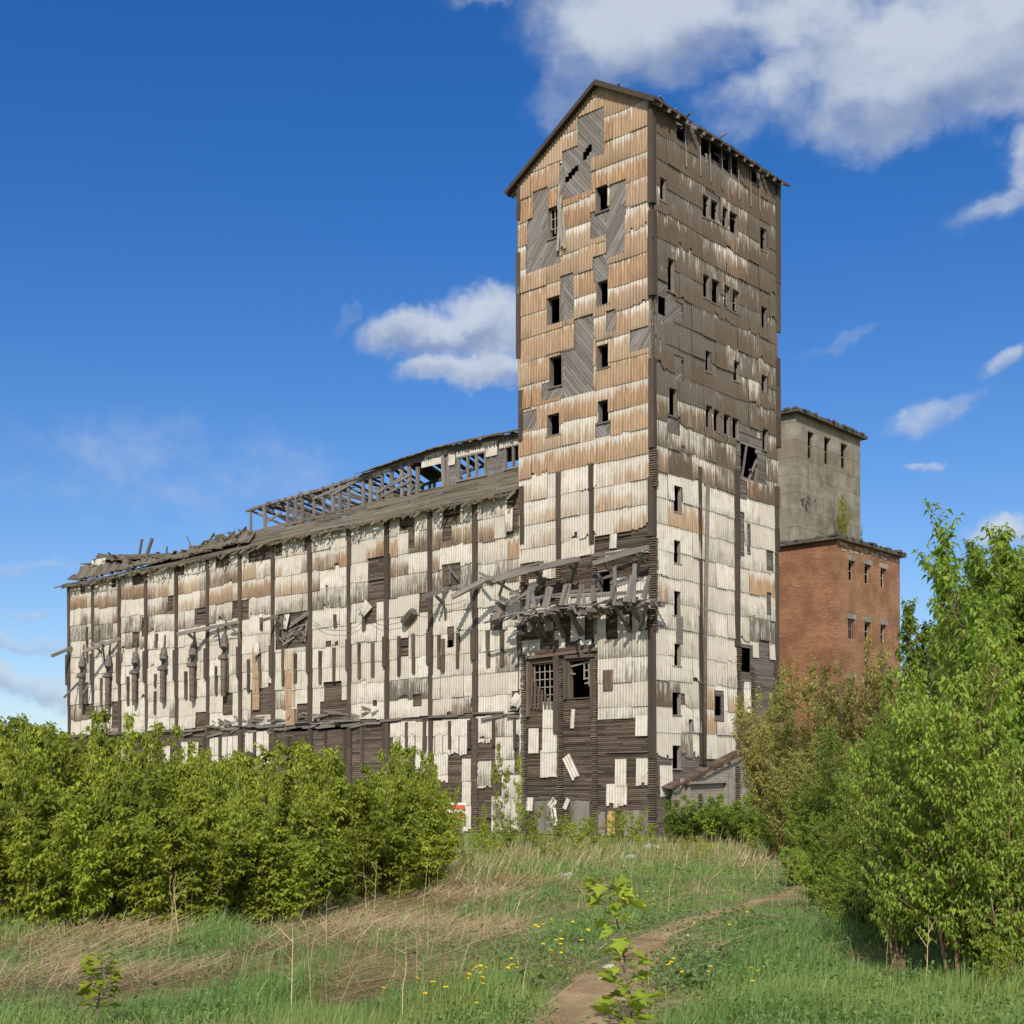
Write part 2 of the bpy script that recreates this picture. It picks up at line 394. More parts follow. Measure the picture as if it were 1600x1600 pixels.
def clad(mb, fc, u0, u1, zrow, tone, holes, missing, ztop=None, colw=.62, off=.035, seed=3, broken=.05, jit=.03, rand_miss=0.0):
    rnd = random.Random(seed)
    miss = [(a+rnd.uniform(-.05,.05), b+rnd.uniform(-.05,.05), c+rnd.uniform(-.04,.04), d+rnd.uniform(-.04,.04)) for a, b, c, d in missing]
    hl = list(holes)+miss; cw = max(4, round(colw/PITCH))*PITCH; n = max(1, int(math.ceil((u1-u0)/cw-.3)))
    sag = [.05*math.sin(q*.9+seed)+rnd.uniform(-.015,.015) for q in range(n+1)]
    for k, (zt, zb) in enumerate(zip(zrow, zrow[1:])):
        for j in range(n):
            a = u0+j*cw; b = u0+(j+1)*cw+PITCH*.5*(rnd.random() < .6); b = u1 if j == n-1 else b; lift = .014*(rnd.random() < .25)
            if j == 0: r, g = tone((a+b)/2, (zt+zb)/2, k, rnd); run = rnd.random()
            if rnd.random() < rand_miss: continue
            dz = sag[j]*.5+rnd.uniform(-jit, jit)
            if j == 0 or rnd.random() < .5: r, g = tone((a+b)/2, (zt+zb)/2, k, rnd); run = rnd.random()
            hh = [h for h in hl if h[1] > a and h[0] < b and h[3] > zb-.2 and h[2] < zt+.1]
            sheet(mb, fc, max(a, u0), min(b, u1), zb-.09+dz, zt+dz, hh, (min(1,max(0,r)), min(1,max(0,g)), run), ztop,
                  off+.002*(j%2)+lift, rnd.uniform(.026,.04)+lift, rnd.uniform(.06,.25) if rnd.random() < broken else 0.0, rnd=rnd)
def teeth(mb, fc, u, w, z0, z1, off=.1):
    z = z0; rnd = random.Random(int(z0*100+u*37))
    mb.fbox(fc, u-w*.36, u+w*.36, z0, z1, .0, off*.45, wear=(.12,.1,.5))
    while z < z1-.05:
        e = rnd.uniform(-.02,.03); mb.fbox(fc, u-w/2-e, u+w/2+rnd.uniform(-.02,.03), z, z+.052, .0, off+rnd.uniform(-.02,.03), wear=(rnd.uniform(.35,.9),.3,.5)); z += .098
def window(root, fc, r, depth=.3, sash=None, mat='wood_grey', label=None, sill=True, proud=.03):
    mb = MB(); mb.wear = (.5,.2,.5); mb.vary = .25; a, b, c, d = r; t = .055
    mb.fbox(fc, a-.05, a+t-.05, c, d, -depth, proud); mb.fbox(fc, b+.05-t, b+.05, c, d, -depth, proud+.003)
    mb.fbox(fc, a-.05, b+.05, d, d+t, -depth, proud+.006); mb.fbox(fc, a-.07, b+.07, c-t, c, -depth, proud+(.05 if sill else .002))
    o = mb.build('window', M[mat], root)
    if label: o['label'] = label
    if sash:
        nu, nz, drop = sash; sb = MB(); sb.wear = (.7,.1,.5); sb.vary = .2; rnd = random.Random(int(a*100))
        for i in range(nu+1):
            u = a+t+(b-a-2*t)*i/nu
            sb.fbox(fc, u-.02, u+.02, c+(d-c)*drop*(rnd.random() if 0 < i < nu else 1), d-.01, -.16, -.12)
        for k in range(nz+1):
            z = c+.03+(d-c-.06)*k/nz
            if z > c+(d-c)*drop*.8: sb.fbox(fc, a+t, b-t, z-.018, z+.018, -.163, -.123)
        sb.build('sash', M['wood_pale'], o)
    return o

# ------------------------------------------------------------------ the tower
TB = Vector((CX+(LD[0]*7.36+RD[0]*10.1)/2, CY+(LD[1]*7.36+RD[1]*10.1)/2, 0))
tower = thing('elevator_tower', 'tall abandoned grain elevator tower clad in rusty and white corrugated sheets', 'tower', TB)
TW, TD = FRONT.uz(812, 700)[0], SIDE.uz(1214, 700)[0]
ua, za = FRONT.uz(936, 133)                                  # gable apex
zl = FRONT.uz(806, 290)[1]; zr = FRONT.uz(1019, 163)[1]; zr = (zr+SIDE.uz(1212, 276)[1])/2
kl, kr = (za-zl)/(TW-ua), (za-zr)/ua
gable = ((kr*-1, 1, zr), (kl, 1, za+kl*ua))                   # z <= zr+kr*u ; z <= za-kl*(u-ua)
def gtop(u): return min(zr+kr*u, za-kl*(u-ua))-.04

fw = [FRONT.rect(*q) for q in ((932,291,951,330),(857,324,872,372),(856,464,875,507),(934,439,952,477),(859,557,878,604),
     (934,539,952,575),(856,647,875,680),(935,626,952,660),(936,893,954,930))]
fbig = [FRONT.rect(831,1036,866,1099), FRONT.rect(889,1032,922,1090)]
fgap = [*[FRONT.rect(*q) for q in ((919,226,925,238),(915,231,921,244),(911,237,917,250),(898,259,904,268),(893,263,899,274),(888,269,894,280),(883,276,889,285))]]
fh = fw+fbig+fgap
FM = [(903,175,946,250),(880,228,925,305),(876,250,904,300),(834,295,856,345),(826,335,874,372),(823,372,876,420),(952,285,978,340),(925,323,977,366),(948,362,976,400),
      (931,398,954,440),(877,428,896,500),(899,494,930,545),(949,484,964,517),(985,512,1020,548),(878,543,929,618),(846,597,879,625),(930,658,955,682),(816,642,840,672),
      (931,832,1017,858),(818,878,845,935),(846,905,880,945),(870,870,945,935),(930,868,1017,905),(955,930,990,960),(812,960,850,1000),(866,945,905,990),
      (846,985,880,1025),(886,960,930,1025),(950,960,968,998),(985,940,1017,985),
      (822,1022,935,1124),(822,1096,932,1310),(934,1122,1017,1310),(822,1180,1017,1310)]
fmiss = [FRONT.rect(*q) for q in FM]
rows_f = [28.98+1.06*5-1.06*k for k in range(0, 33)]
def tone_f(u, z, k, rnd):
    if z > 18.6: return rnd.uniform(.5, .92), rnd.uniform(0, .2)
    if z > 16.6: return rnd.uniform(.35, .68), rnd.uniform(0, .15)
    if z > 12.0: return rnd.uniform(.12, .42), rnd.uniform(0, .12)
    return rnd.uniform(0, .14), rnd.uniform(.05, .28)
mb = MB(); clad(mb, FRONT, 0.05, TW, rows_f, tone_f, fh, fmiss, gtop, .92, seed=11, broken=.12, jit=.014)
o = build_split(mb, 'front_cladding', M['sheet'], tower, True); o['label'] = 'rust stained upper and cream lower sheets on the gabled front'
# planking behind it: diagonal above, level below
mb = MB(); zc = FRONT.uz(918, 690)[1]
for i, (a, b, an) in enumerate(((0, ua-.35, R(-52)), (ua-.35, ua+2.0, R(50)), (ua+2.0, TW, R(-50)))):
    planks(mb, FRONT, (a, b, zc, 33), an, .15, fh, gable, tone=(.35,1.0), warm=.15, seed=20+i)
mb.build('diagonal_planking', M['wood_grey'], tower)
mb = MB(); planks(mb, FRONT, (0, TW, .0, zc), 0, .085, fh, (), gap=.016, tone=(.0,.75), warm=.6, miss=.012, seed=31, seg=2.6)
mb.build('level_planking', M['wood_dark'], tower)

SW = [(1030,279,1039,314),(1097,306,1107,341),(1110,314,1121,346),(1126,325,1136,356),(1139,333,1151,366),(1187,357,1196,392),(1042,405,1052,456),
      (1097,430,1107,466),(1111,438,1123,475),(1130,447,1140,482),(1143,454,1154,489),(1188,480,1197,514),(1101,549,1109,581),(1145,565,1154,596),(1188,587,1197,613),
      (1043,607,1056,650),(1100,634,1110,669),(1114,641,1123,675),(1129,648,1139,680),(1143,654,1153,686),(1190,671,1198,704),
      (1052,760,1063,800),(1052,845,1062,880),(1051,924,1062,962),(1051,1006,1062,1040),(1050,1082,1062,1117),(1074,1124,1081,1143),(1050,1165,1062,1201)]
sw = [SIDE.rect(*q) for q in SW]
SHo = [(1057,192,1068,219),(1094,217,1106,245),(1109,226,1124,252),(1127,234,1138,264),(1141,243,1151,272),(1172,258,1182,285),(1157,697,1182,747),(1028,464,1039,492),(1046,150,1047,151),(1117,1088,1126,1118),(1156,1012,1172,1050)]
sho = [SIDE.rect(*q) for q in SHo]; sh = sw+sho
SM = [(1024,440,1052,505),(1040,470,1066,500),(1052,557,1066,595),(1042,650,1060,678),(1054,186,1072,226),(1090,212,1154,268),(1170,254,1186,292),(1100,300,1122,322),
      (1150,680,1196,752),(1155,752,1166,780),(1153,800,1162,870),(1166,820,1172,868),(1196,860,1206,892),(1150,1006,1174,1064),(1149,1060,1162,1150),(1160,1115,1212,1260),(1115,1080,1130,1128),
      (1174,1030,1212,1115),(1051,1190,1100,1260),(1062,1083,1068,1100),(1100,1200,1150,1260),(1185,1000,1200,1030),(1196,925,1202,960)]
smiss = [SIDE.rect(*q) for q in SM]
rows_s = [30.95-1.1*k for k in range(0, 26)]
def tone_s(u, z, k, rnd):
    if z > 24: return rnd.uniform(.3,.65), rnd.uniform(.5,.9)+.2*math.sin(u*.9)
    if z > 19: return rnd.uniform(.2,.55), rnd.uniform(.65,1.05)+.25*math.sin(u*.6)
    if z > 16.0: return rnd.uniform(.2,.6), rnd.uniform(.3,.75)
    return (rnd.uniform(.3,.6) if rnd.random() < .06 else rnd.uniform(0,.12)), (rnd.uniform(.35,.6) if rnd.random() < .08 else rnd.uniform(.02,.2))
mb = MB(); clad(mb, SIDE, .1, TD, rows_s, tone_s, sh, smiss, lambda u: zr-.05, 1.0, seed=12, broken=.22, jit=.03)
for q, w in (((1029,1196,1049,1246),(.05,.1,.8)), ((1104,1196,1112,1222),(.05,.1,.9))):
    r = SIDE.rect(*q); sheet(mb, SIDE, *r, [], w, jag=.08)
o = build_split(mb, 'side_cladding', M['sheet'], tower, True); o['label'] = 'lichen darkened upper and white lower sheets on the right side'
mb = MB(); zc2 = SIDE.uz(1100, 690)[1]
planks(mb, SIDE, (0, 2.2, zc2, zr), R(38), .15, sh, (), tone=(.2,.8), warm=.15, seed=41)
planks(mb, SIDE, (2.2, TD, zc2, zr), 0, .15, sh, (), tone=(.1,.7), warm=.15, miss=.03, seed=42)
planks(mb, SIDE, (0, TD, 0, zc2), 0, .1, sh, (), tone=(.0,.6), warm=.3, seed=43)
mb.build('side_planking', M['wood_grey'], tower)
# inner shell, hidden walls and floors
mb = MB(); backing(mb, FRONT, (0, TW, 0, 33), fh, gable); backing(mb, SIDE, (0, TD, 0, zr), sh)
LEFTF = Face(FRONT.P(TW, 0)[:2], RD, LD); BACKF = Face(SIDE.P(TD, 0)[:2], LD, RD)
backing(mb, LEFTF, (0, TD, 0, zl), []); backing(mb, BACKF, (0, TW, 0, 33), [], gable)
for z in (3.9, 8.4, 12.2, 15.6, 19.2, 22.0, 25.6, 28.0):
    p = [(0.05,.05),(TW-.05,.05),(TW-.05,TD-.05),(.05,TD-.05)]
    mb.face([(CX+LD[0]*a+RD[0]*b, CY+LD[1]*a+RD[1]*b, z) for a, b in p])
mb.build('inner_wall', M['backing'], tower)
mb = MB(); tn = lambda u, z, k, r: (r.uniform(.2,.6), r.uniform(.3,.7))
clad(mb, LEFTF, 0, TD, [zl-1.06*k for k in range(12)], tn, [], [], None, .62, seed=13)
clad(mb, BACKF, 0, TW, rows_f, tn, [], [], gtop, .62, seed=14); mb.build('rear_cladding', M['sheet'], tower, True)

sashes = {1: (2,3,.35)}
for i, r in enumerate(fw): window(tower, FRONT, r, .28, sashes.get(i))
for i, r in enumerate(fbig):
    window(tower, FRONT, r, .3, ((4,5,.1) if i == 0 else None), 'wood_dark', ('wide window with a broken grid of glazing bars', 'wide empty window with a hanging corner of sash')[i])
for i, r in enumerate(sw):
    window(tower, SIDE, r, .13, (1,2,.2) if i in (9,10) else None, 'wood_grey' if i < 21 else 'wood_pale', None, True)
# roof: two boarded slopes with rafters and fascia
rf = MB(); rf.wear = (.3,.3,.5); rf.vary = .3
def RP(u, w, dz=0):
    z = zr+kr*u if u <= ua else za-kl*(u-ua)
    return Vector((CX+LD[0]*u+RD[0]*w, CY+LD[1]*u+RD[1]*w, z+dz))
rr = random.Random(5)
for (u0, u1) in ((-.42, ua), (ua, TW+.5)):
    w = -.32
    while w < TD+.35:
        ww = rr.uniform(.16,.24); a = u0-(rr.uniform(0,.14) if u0 < 0 else 0); b = u1+(rr.uniform(0,.14) if u1 > TW else 0); h = rr.uniform(.1,.15)
        if not (u0 < 0 and 2 < w < 9 and rr.random() < .22):
            rf.hexa([RP(a,w,.02),RP(b,w,.02),RP(b,w+ww,.02),RP(a,w+ww,.02),RP(a,w,h),RP(b,w,h),RP(b,w+ww,h),RP(a,w+ww,h)])
        w += ww+rr.uniform(0,.03)
roof = rf.build('roof', M['cover'], tower)
fb = MB(); fb.wear = (.25,.2,.5); fb.vary = .2
for a, b in ((-.45, ua), (ua, TW+.55)):
    fb.beam(RP(a,-.35,-.02), RP(b,-.35,-.02),   .05, .17)
fb.build('fascia', M['cover'], roof)
ra = MB(); ra.wear = (.6,.2,.5); ra.vary = .3
for i in range(16):
    w = .1+i*.66
    ra.beam(RP(-.5,w,-.08), RP(ua,w,-.08), .09, .15)
    ra.beam(RP(TW+.52,w,-.08), RP(ua,w,-.08), .09, .15)
for i in range(26):
    w = rr.uniform(0, TD); u = rr.uniform(-.2, ua); p = RP(u, w, .14)
    ra.beam(p, p+Vector((rr.uniform(-.5,.5), rr.uniform(-.5,.5), rr.uniform(-.02,.22))), .08, .04)
ra.build('rafter', M['wood_grey'], roof)
mb = MB(); mb.wear = (.5,.2,.5); mb.vary = .3                # ragged posts in the eaves gap
for px in (1069, 1092, 1107, 1126, 1140, 1152, 1171, 1184):
    u, z = SIDE.uz(px, 250); mb.beam(SIDE.P(u+rr.uniform(-.1,.1), zr-2.0, .05), SIDE.P(u, zr-.1, .02), .16, .05)
for i in range(16):
    u = rr.uniform(1.6, 8); z = zr-rr.uniform(.2,1.6); mb.beam(SIDE.P(u,z,-.1), SIDE.P(u+rr.uniform(-.5,.5), z+rr.uniform(-.5,.3), .03), .09, .03)
u, z = SIDE.uz(1170, 720)
for i in range(5): mb.beam(SIDE.P(u+rr.uniform(-.7,.7), z+rr.uniform(-1.4,1.0), 0), SIDE.P(u+rr.uniform(-.5,.7), z+rr.uniform(-1,1.3), .12), .14, .04)
build_split(mb, 'broken_stud', M['wood_grey'], tower)
# corner covers, battens, toothed plank ends
mb = MB(); mb.wear = (.35,.2,.5); mb.vary = .25
def vb(fc, px, y0, y1, w, o0, o1, n=3):
    u0, zt = fc.uz(px, y0); u1, zb = fc.uz(px, y1); rn = random.Random(int(px*7+y0)); z = zb
    for k in range(n):
        z2 = zb+(zt-zb)*(k+1)/n; d = rn.uniform(-.02,.02); mb.fbox(fc, u1-w/2+d, u1+w/2+d, z, z2-.01, o0, o1+rn.uniform(-.015,.02), rn.uniform(-.004,.004)); z = z2
for y0, y1 in ((172, 318), (330, 372), (372, 462), (560, 700), (745, 838), (980, 1185)):
    vb(FRONT, 1019, y0, y1, .24, .03, .14, 1); vb(SIDE, 1020, y0, y1, .2, .03, .145, 1)
for px, y0, y1 in ((812, 295, 345), (812, 395, 560), (815, 610, 690), (817, 760, 850)): vb(FRONT, px, y0, y1, .22, .03, .12, 2)
for px, y0, y1 in ((1214, 290, 520), (1214, 560, 700), (1212, 760, 860), (1212, 880, 1100)): vb(SIDE, px, y0, y1, .3, .02, .13, 3)
vb(FRONT, 875, 738, 872, .24, .03, .14); vb(FRONT, 926, 725, 850, .2, .03, .13); vb(FRONT, 872, 1000, 1145, .3, .02, .16); vb(FRONT, 930, 1030, 1150, .22, .02, .13)
vb(SIDE, 1150, 735, 1010, .36, .03, .15, 4); vb(SIDE, 1152, 1080, 1150, .34, .03, .15, 2); vb(SIDE, 1094, 730, 1195, .22, .03, .10, 4)
build_split(mb, 'cover_board', M['cover'], tower)
mb = MB()
for fc, px, y0, y1, w in ((FRONT,1021,700,760,.3),(SIDE,1022,700,760,.26),(FRONT,1021,838,985,.3),(SIDE,1022,838,985,.26),(FRONT,1020,1180,1312,.32),(SIDE,1021,1180,1312,.3),
    (FRONT,821,1022,1312,.3),(FRONT,877,1040,1312,.3),(FRONT,931,868,990,.22),(FRONT,931,1036,1312,.26),(FRONT,874,880,945,.24),(SIDE,1152,1000,1085,.34),(SIDE,1152,1155,1262,.36),(SIDE,1175,1040,1110,.3),(FRONT,819,880,960,.24),(SIDE,1211,1040,1140,.3),(SIDE,1212,836,905,.24)):
    u, zt = fc.uz(px, y0); u, zb = fc.uz(px, y1); teeth(mb, fc, u, w, max(0,zb), zt, .12)
build_split(mb, 'stacked_plank_ends', M['wood_dark'], tower)
mb = MB(); mb.wear = (.45,.1,.5)                             # round pole standing off the side wall
u, z = SIDE.uz(1096, 760); u2, z2 = SIDE.uz(1092, 1195)
mb.tube([SIDE.P(u2,z2,.3), SIDE.P((u+u2)/2,(z+z2)/2,.28), SIDE.P(u,z,.34)], .085, 10); mb.build('drainpipe', M['iron'], tower, True)
# doors
for x0, y0, x1, y1, mt, lb in ((837,1251,865,1308,'wood_grey','grey plank door beneath the hanging sheet'),(894,1251,922,1308,'wood_grey','grey plank door in the middle bay'),
        (936,1268,948,1308,'wood_grey','narrow grey door leaf'),(949,1267,962,1308,'wood_yellow','door leaf of fresh yellow boards'),(976,1266,1016,1308,'wood_grey','wide grey double door by the corner')):
    a, b, c, d = FRONT.rect(x0, y0, x1, y1); c = .06; mb = MB(); mb.wear = (.6,.1,.5); mb.vary = .35; n = max(3, int((b-a)/.16))
    for k in range(n): mb.fbox(FRONT, a+(b-a)*k/n+.006, a+(b-a)*(k+1)/n, c, d+rr.uniform(-.02,.02), .02, .06+rr.uniform(0,.01))
    o = mb.build('door', M[mt], tower); o['label'] = lb
    fm = MB(); fm.wear = (.4,.2,.5); fm.fbox(FRONT, a-.08, b+.08, d+.03, d+.13, 0, .075); fm.fbox(FRONT, a-.08, a-.005, c, d+.028, 0, .07); fm.fbox(FRONT, b+.005, b+.08, c, d+.028, 0, .07)
    fm.build('door_frame', M['wood_dark'], o)
    hb = MB(); hb.fbox(FRONT, b-.12, b-.08, c+.95, c+1.1, .07, .11); hb.build('handle', M['iron'], o)
# white sheets left hanging on the bare planks
for x0, y0, x1, y1, rot, jag in ((850,1097,867,1138,0,0),(848,1136,875,1176,0,.05),(846,1172,874,1215,0,.04),(828,1138,844,1177,0,0),(893,1108,900,1138,.06,0),(887,1178,901,1219,-.55,.05),
      (963,1186,981,1228,0,0),(996,1185,1015,1228,0,.12),(948,1225,964,1262,0,.2),(964,1225,982,1264,0,.16),(823,1246,835,1267,.03,0),(860,1247,870,1263,.7,0),(863,1262,873,1292,-.22,.1),(883,1247,890,1265,.45,0),
      (828,905,840,942,.02,.06),(846,884,864,906,.0,.05),(850,930,862,956,0,.1),(880,920,894,946,.03,.1),(958,903,984,936,0,.06),(986,902,1004,926,0,.1),(826,962,842,988,0,.1),(868,985,884,1016,0,.12),(894,964,916,1002,0,.1),(990,945,1013,986,0,.1),(908,1000,926,1022,0,.08),(995,1118,1014,1150,0,0),(954,834,966,857,.03,0),(903,858,925,868,-.1,0)):
    mb = MB(); r = FRONT.rect(x0, y0, x1, y1)
    sheet(mb, FRONT, *r, [], (.03, random.uniform(0,.1), random.uniform(.6,1)), off=.06, jag=jag, rot=rot, rnd=random); mb.build('loose_sheet', M['sheet'], tower, True)
mb = MB(); mb.wear = (.55,.8,.5); mb.vary = .2; a, b, c, d = FRONT.rect(944,1047,959,1079)
for k in range(4): mb.fbox(FRONT, a+(b-a)*k/4, a+(b-a)*(k+1)/4-.01, c, d, .05, .11)
o = mb.build('shutter', M['wood_dark'], tower); o['label'] = 'brown boarded up window beside the corner'
a, b, c, d = SIDE.rect(1054,963,1064,1004); mb = MB(); mb.wear = (.5,.1,.5); mb.vary = .2
for k in range(8): mb.fbox(SIDE, a, b, c+(d-c)*k/8, c+(d-c)*(k+1)/8-.01, .06, .11)
mb.build('shutter', M['wood_grey'], tower)
mb = MB(); mb.wear = (.75,.1,.5); mb.vary = .2               # boards hanging beside an upper window
for x0,y0,x1,y1 in ((872,305,878,385),(876,310,871,392),(880,330,882,388)):
    mb.beam(FRONT.X(x0,y0,.16), FRONT.X(x1,y1,.2), .14, .03, up=(FRONT.N[0],FRONT.N[1],0))
mb.build('hanging_board', M['wood_pale'], tower)
mb = MB(); mb.wear = (.8,.1,.5); N_ = (FRONT.N[0],FRONT.N[1],0)   # scrap of sash hanging in the empty window
for x0,y0,x1,y1 in ((890,1042,921,1034),(913,1036,913,1062),(920,1036,921,1072),(913,1048,921,1047),(912,1061,921,1059),(891,1052,899,1053),(914,1068,921,1066)): mb.beam(FRONT.X(x0,y0,-.12), FRONT.X(x1,y1,-.1), .06, .04, up=N_)
o = build_split(mb, 'sash', M['wood_pale'], tower); o['label'] = 'scrap of white glazing bars hanging in the empty window'
# timber frame round the two wide windows
mb = MB(); mb.wear = (.5,.4,.5); mb.vary = .25
for x0,y0,x1,y1 in ((824,1028,934,1014),(838,1020,930,1009),(884,1027,928,1024),(826,1034,826,1120),(884,1032,884,1092),(926,1030,926,1120)):
    mb.beam(FRONT.X(x0,y0,.07), FRONT.X(x1,y1,.07), .14, .2, up=(FRONT.N[0],FRONT.N[1],0))
for k in range(7):
    x = 832+k*5; mb.beam(FRONT.X(x,1060+k*6,.06), FRONT.X(x-2+k*.5,1108,.09), .12, .03, up=(FRONT.N[0],FRONT.N[1],0))
mb.build('window_surround', M['wood_dark'], tower)
# ------------------------------------------------------------------ the long storage wing
W0, W1 = TW+.02, WING.uz(108, 1000)[0]; WD = 12.0
wing = thing('storage_wing', 'long low warehouse wing with white sheets in dark battened bays and a collapsing roof', 'warehouse', WING.P((W0+W1)/2, 0, -WD/2))
EAVE = [WING.uz(x, y) for x, y in ((818,764),(745,778),(675,791),(607,807),(548,820),(487,831),(429,845),(378,856),(327,868),(278,879),(231,889),(189,899),(148,908),(109,914))]
EU = [e[0] for e in EAVE]; EZ = [e[1] for e in EAVE]
def wtop(u): return float(np.interp(u, EU, EZ))
ZE = sum(EZ)/len(EZ)
WM = [(626,801,650,828),(639,825,650,857),(693,788,720,820),(693,815,706,846),(693,881,721,914),(793,771,822,834),(577,870,610,940),(567,938,590,976),(601,805,611,872),(478,836,487,860),(390,851,423,877),(432,842,443,868),
 (432,957,487,1012),(380,938,391,968),(507,1066,536,1112),(502,1095,545,1125),(409,1074,424,1112),(127,915,135,927),(175,897,184,918),(208,890,230,914),(262,931,272,955),(281,879,289,898),(340,863,359,886),(222,965,233,994),(306,950,328,976),
 (308,1112,327,1142),(350,1083,366,1118),(175,1096,192,1138),(132,1099,143,1118),(392,1076,425,1118),(465,1100,487,1130),(585,1094,592,1103),(700,980,712,1000),(702,985,710,1012),(735,1090,745,1105),(648,1085,660,1103),
 (510,1002,520,1012),(768,960,785,985),(812,1020,822,1120),(802,1080,822,1105),(120,1150,820,1130)]
BAND = [WING.uz(x, y)[1] for x, y in ((820,1112),(700,1117),(600,1123),(500,1129),(430,1133),(327,1139),(150,1149))]; ZB = sum(BAND)/len(BAND)
rows_w = [ZE+1.25-1.03*k for k in range(0, 30) if ZE+1.25-1.03*k > ZB+.25]+[ZB+.12]
wmiss = [WING.rect(*q) for q in WM[:-1]]
WH = [WING.rect(*q) for q in ((700,1000,708,1012),(470,1162,490,1178),(455,1135,550,1141))]
def tone_w(u, z, k, rnd):
    d = ZE-z; left = u > WING.uz(640, 900)[0]
    if .9 < d < 3.1: 
        if rnd.random() < (.75 if left else .25): return rnd.uniform(.25,.62), rnd.uniform(.05,.4)
    if 2.9 < d < 4.3: return rnd.uniform(0,.3), rnd.uniform(.2,.5)
    if d > 7 and rnd.random() < .12: return rnd.uniform(.1,.3), rnd.uniform(.3,.5)
    return rnd.uniform(0,.12), rnd.uniform(.0,.18)
mb = MB(); bays = [110,148,189,231,278,327,378,429,487,548,607,675,745,818]; bu = [WING.uz(x, 950)[0] for x in bays]; bu[0] = W1; bu[-1] = W0
for i in range(13):
    sh_ = random.Random(i).uniform(-.14,.14)
    clad(mb, WING, bu[i+1], bu[i], [q+sh_ for q in rows_w[:-1]]+rows_w[-1:], tone_w, WH, wmiss, lambda u: wtop(u)-.12, .74, seed=60+i, broken=.09, jit=.04, rand_miss=.012)
# two columns of sheets streaked with rust under broken spouts
o = mb.build('upper_cladding', M['sheet'], wing, True); o['label'] = 'white sheets streaked with rust and soot in the upper bays'
mb = MB()
for x0, x1, y0, y1 in ((448,463,1016,1132),(396,408,1010,1108)):
    a, b, c, d = WING.rect(x0, y0, x1, y1); n = 4
    for k in range(n): sheet(mb, WING, a, b, c+(d-c)*k/n-.05, c+(d-c)*(k+1)/n, [], (random.uniform(.72,.95), .06, .35), off=.085)
o = build_split(mb, 'rusty_cladding', M['sheet'], wing, True); o['label'] = 'column of sheets stained orange with rust'
# lower storey: sheets only in places
LOW = [(612,1126,736,1150),(615,1146,662,1178),(668,1146,732,1180),(622,1174,640,1212),(650,1172,675,1218),(680,1176,702,1222),(724,1186,738,1310),(746,1118,776,1160),(776,1114,806,1210),(806,1118,816,1150),
       (748,1190,770,1230),(786,1210,816,1300),(770,1245,800,1306),(329,1152,345,1215),(348,1150,374,1212),(385,1144,398,1176),(402,1142,425,1200),(300,1160,312,1230),(284,1160,295,1210),(255,1165,268,1240),(225,1165,240,1230),(190,1170,205,1230),(160,1170,172,1230),(125,1170,140,1240),(430,1170,436,1185)]
mb = MB()
for i, q in enumerate(LOW):
    a, b, c, d = WING.rect(*q); z = d; c = max(c, .1)
    while z > c+.05:
        zb = max(c, z-1.05); n = max(1, round((b-a)/.6))
        for k in range(n):
            sheet(mb, WING, a+(b-a)*k/n, a+(b-a)*(k+1)/n+.01, zb-.04+random.uniform(-.05,.05), z+random.uniform(-.04,.04), [], (random.uniform(0,.12), random.uniform(0,.15) if q[0] < 740 else random.uniform(.1,.4), random.uniform(.5,1)), off=.04+random.uniform(0,.02), jag=.12 if zb <= c+.01 or random.random() < .2 else 0)
        z = zb
o = build_split(mb, 'lower_cladding', M['sheet'], wing, True); o['label'] = 'broken white sheets over the bare planks of the lower storey'
mb = MB()
for i in range(13): planks(mb, WING, (bu[i+1], bu[i], 0, min(wtop(bu[i]), wtop(bu[i+1]))-.05), 0, .11, WH, (), gap=.016, tone=(.15,.85), warm=.35, miss=.012, seed=71+i, seg=3.2)
mb.build('planking', M['wood_dark'], wing)
mb = MB(); END = Face(WING.P(W1, 0)[:2], RD, LD); BACK = setback(WD); 
backing(mb, WING, (W0, W1, 0, ZE-.3), WH); backing(mb, END, (0, WD, 0, ZE-.32), []); backing(mb, BACK, (W0, W1, 0, ZE-.6), [])
for z in (5.2, 10.0): mb.face([WING.P(W0,z,-.1), WING.P(W1,z,-.1), WING.P(W1,z,-WD+.1), WING.P(W0,z,-WD+.1)])
mb.build('inner_wall', M['backing'], wing)
mb = MB(); clad(mb, END, 0, WD, [ZE-.4-1.03*k for k in range(14)], lambda u,z,k,r: (r.uniform(0,.3), r.uniform(.05,.4)), [], [], None, .64, seed=72); mb.build('end_cladding', M['sheet'], wing, True)
# battens and toothed post
mb = MB(); mb.wear = (.45,.25,.5); mb.vary = .25
for i, x in enumerate(bays):
    y0 = np.interp(x, [109,148,189,231,278,327,378,429,487,548,607,675,745,818], [914,908,899,889,879,868,856,845,831,820,807,791,778,764])
    y1 = np.interp(x, [110,430,818], [1151,1133,1112])
    if x == 818: y0 = 768; y1 = 905
    vb(WING, x, y0+3, y1, .24 if x not in (487,607,745) else .3, .03, .15, 5)
    ymid = np.interp(x, [110,430,818], [1045,1030,1000]); vb(WING, x-2, ymid-22, ymid+26, .3, .1, .19, 1)
    if x not in (818,): vb(WING, x, y1+6, 1300 if x > 600 else 1240, .26, .03, .14, 3)
for x, y0, y1 in ((510,1142,1200),(540,1142,1200),(568,1136,1205),(452,1150,1185),(478,1150,1190),(602,1130,1200),(637,1128,1180),(666,1126,1175),(705,1126,1170),(735,1125,1170),(774,1115,1165),(806,1115,1170),(320,1150,1200),(346,1150,1190),(376,1150,1195),(400,1145,1180),(424,1145,1190)): vb(WING, x, y0, y1, .16, .03, .14, 1)
build_split(mb, 'cover_batten', M['cover'], wing)
mb = MB(); u, zt = WING.uz(744, 1150); teeth(mb, WING, u, .32, 0, zt, .13); mb.build('stacked_plank_ends', M['wood_dark'], wing)
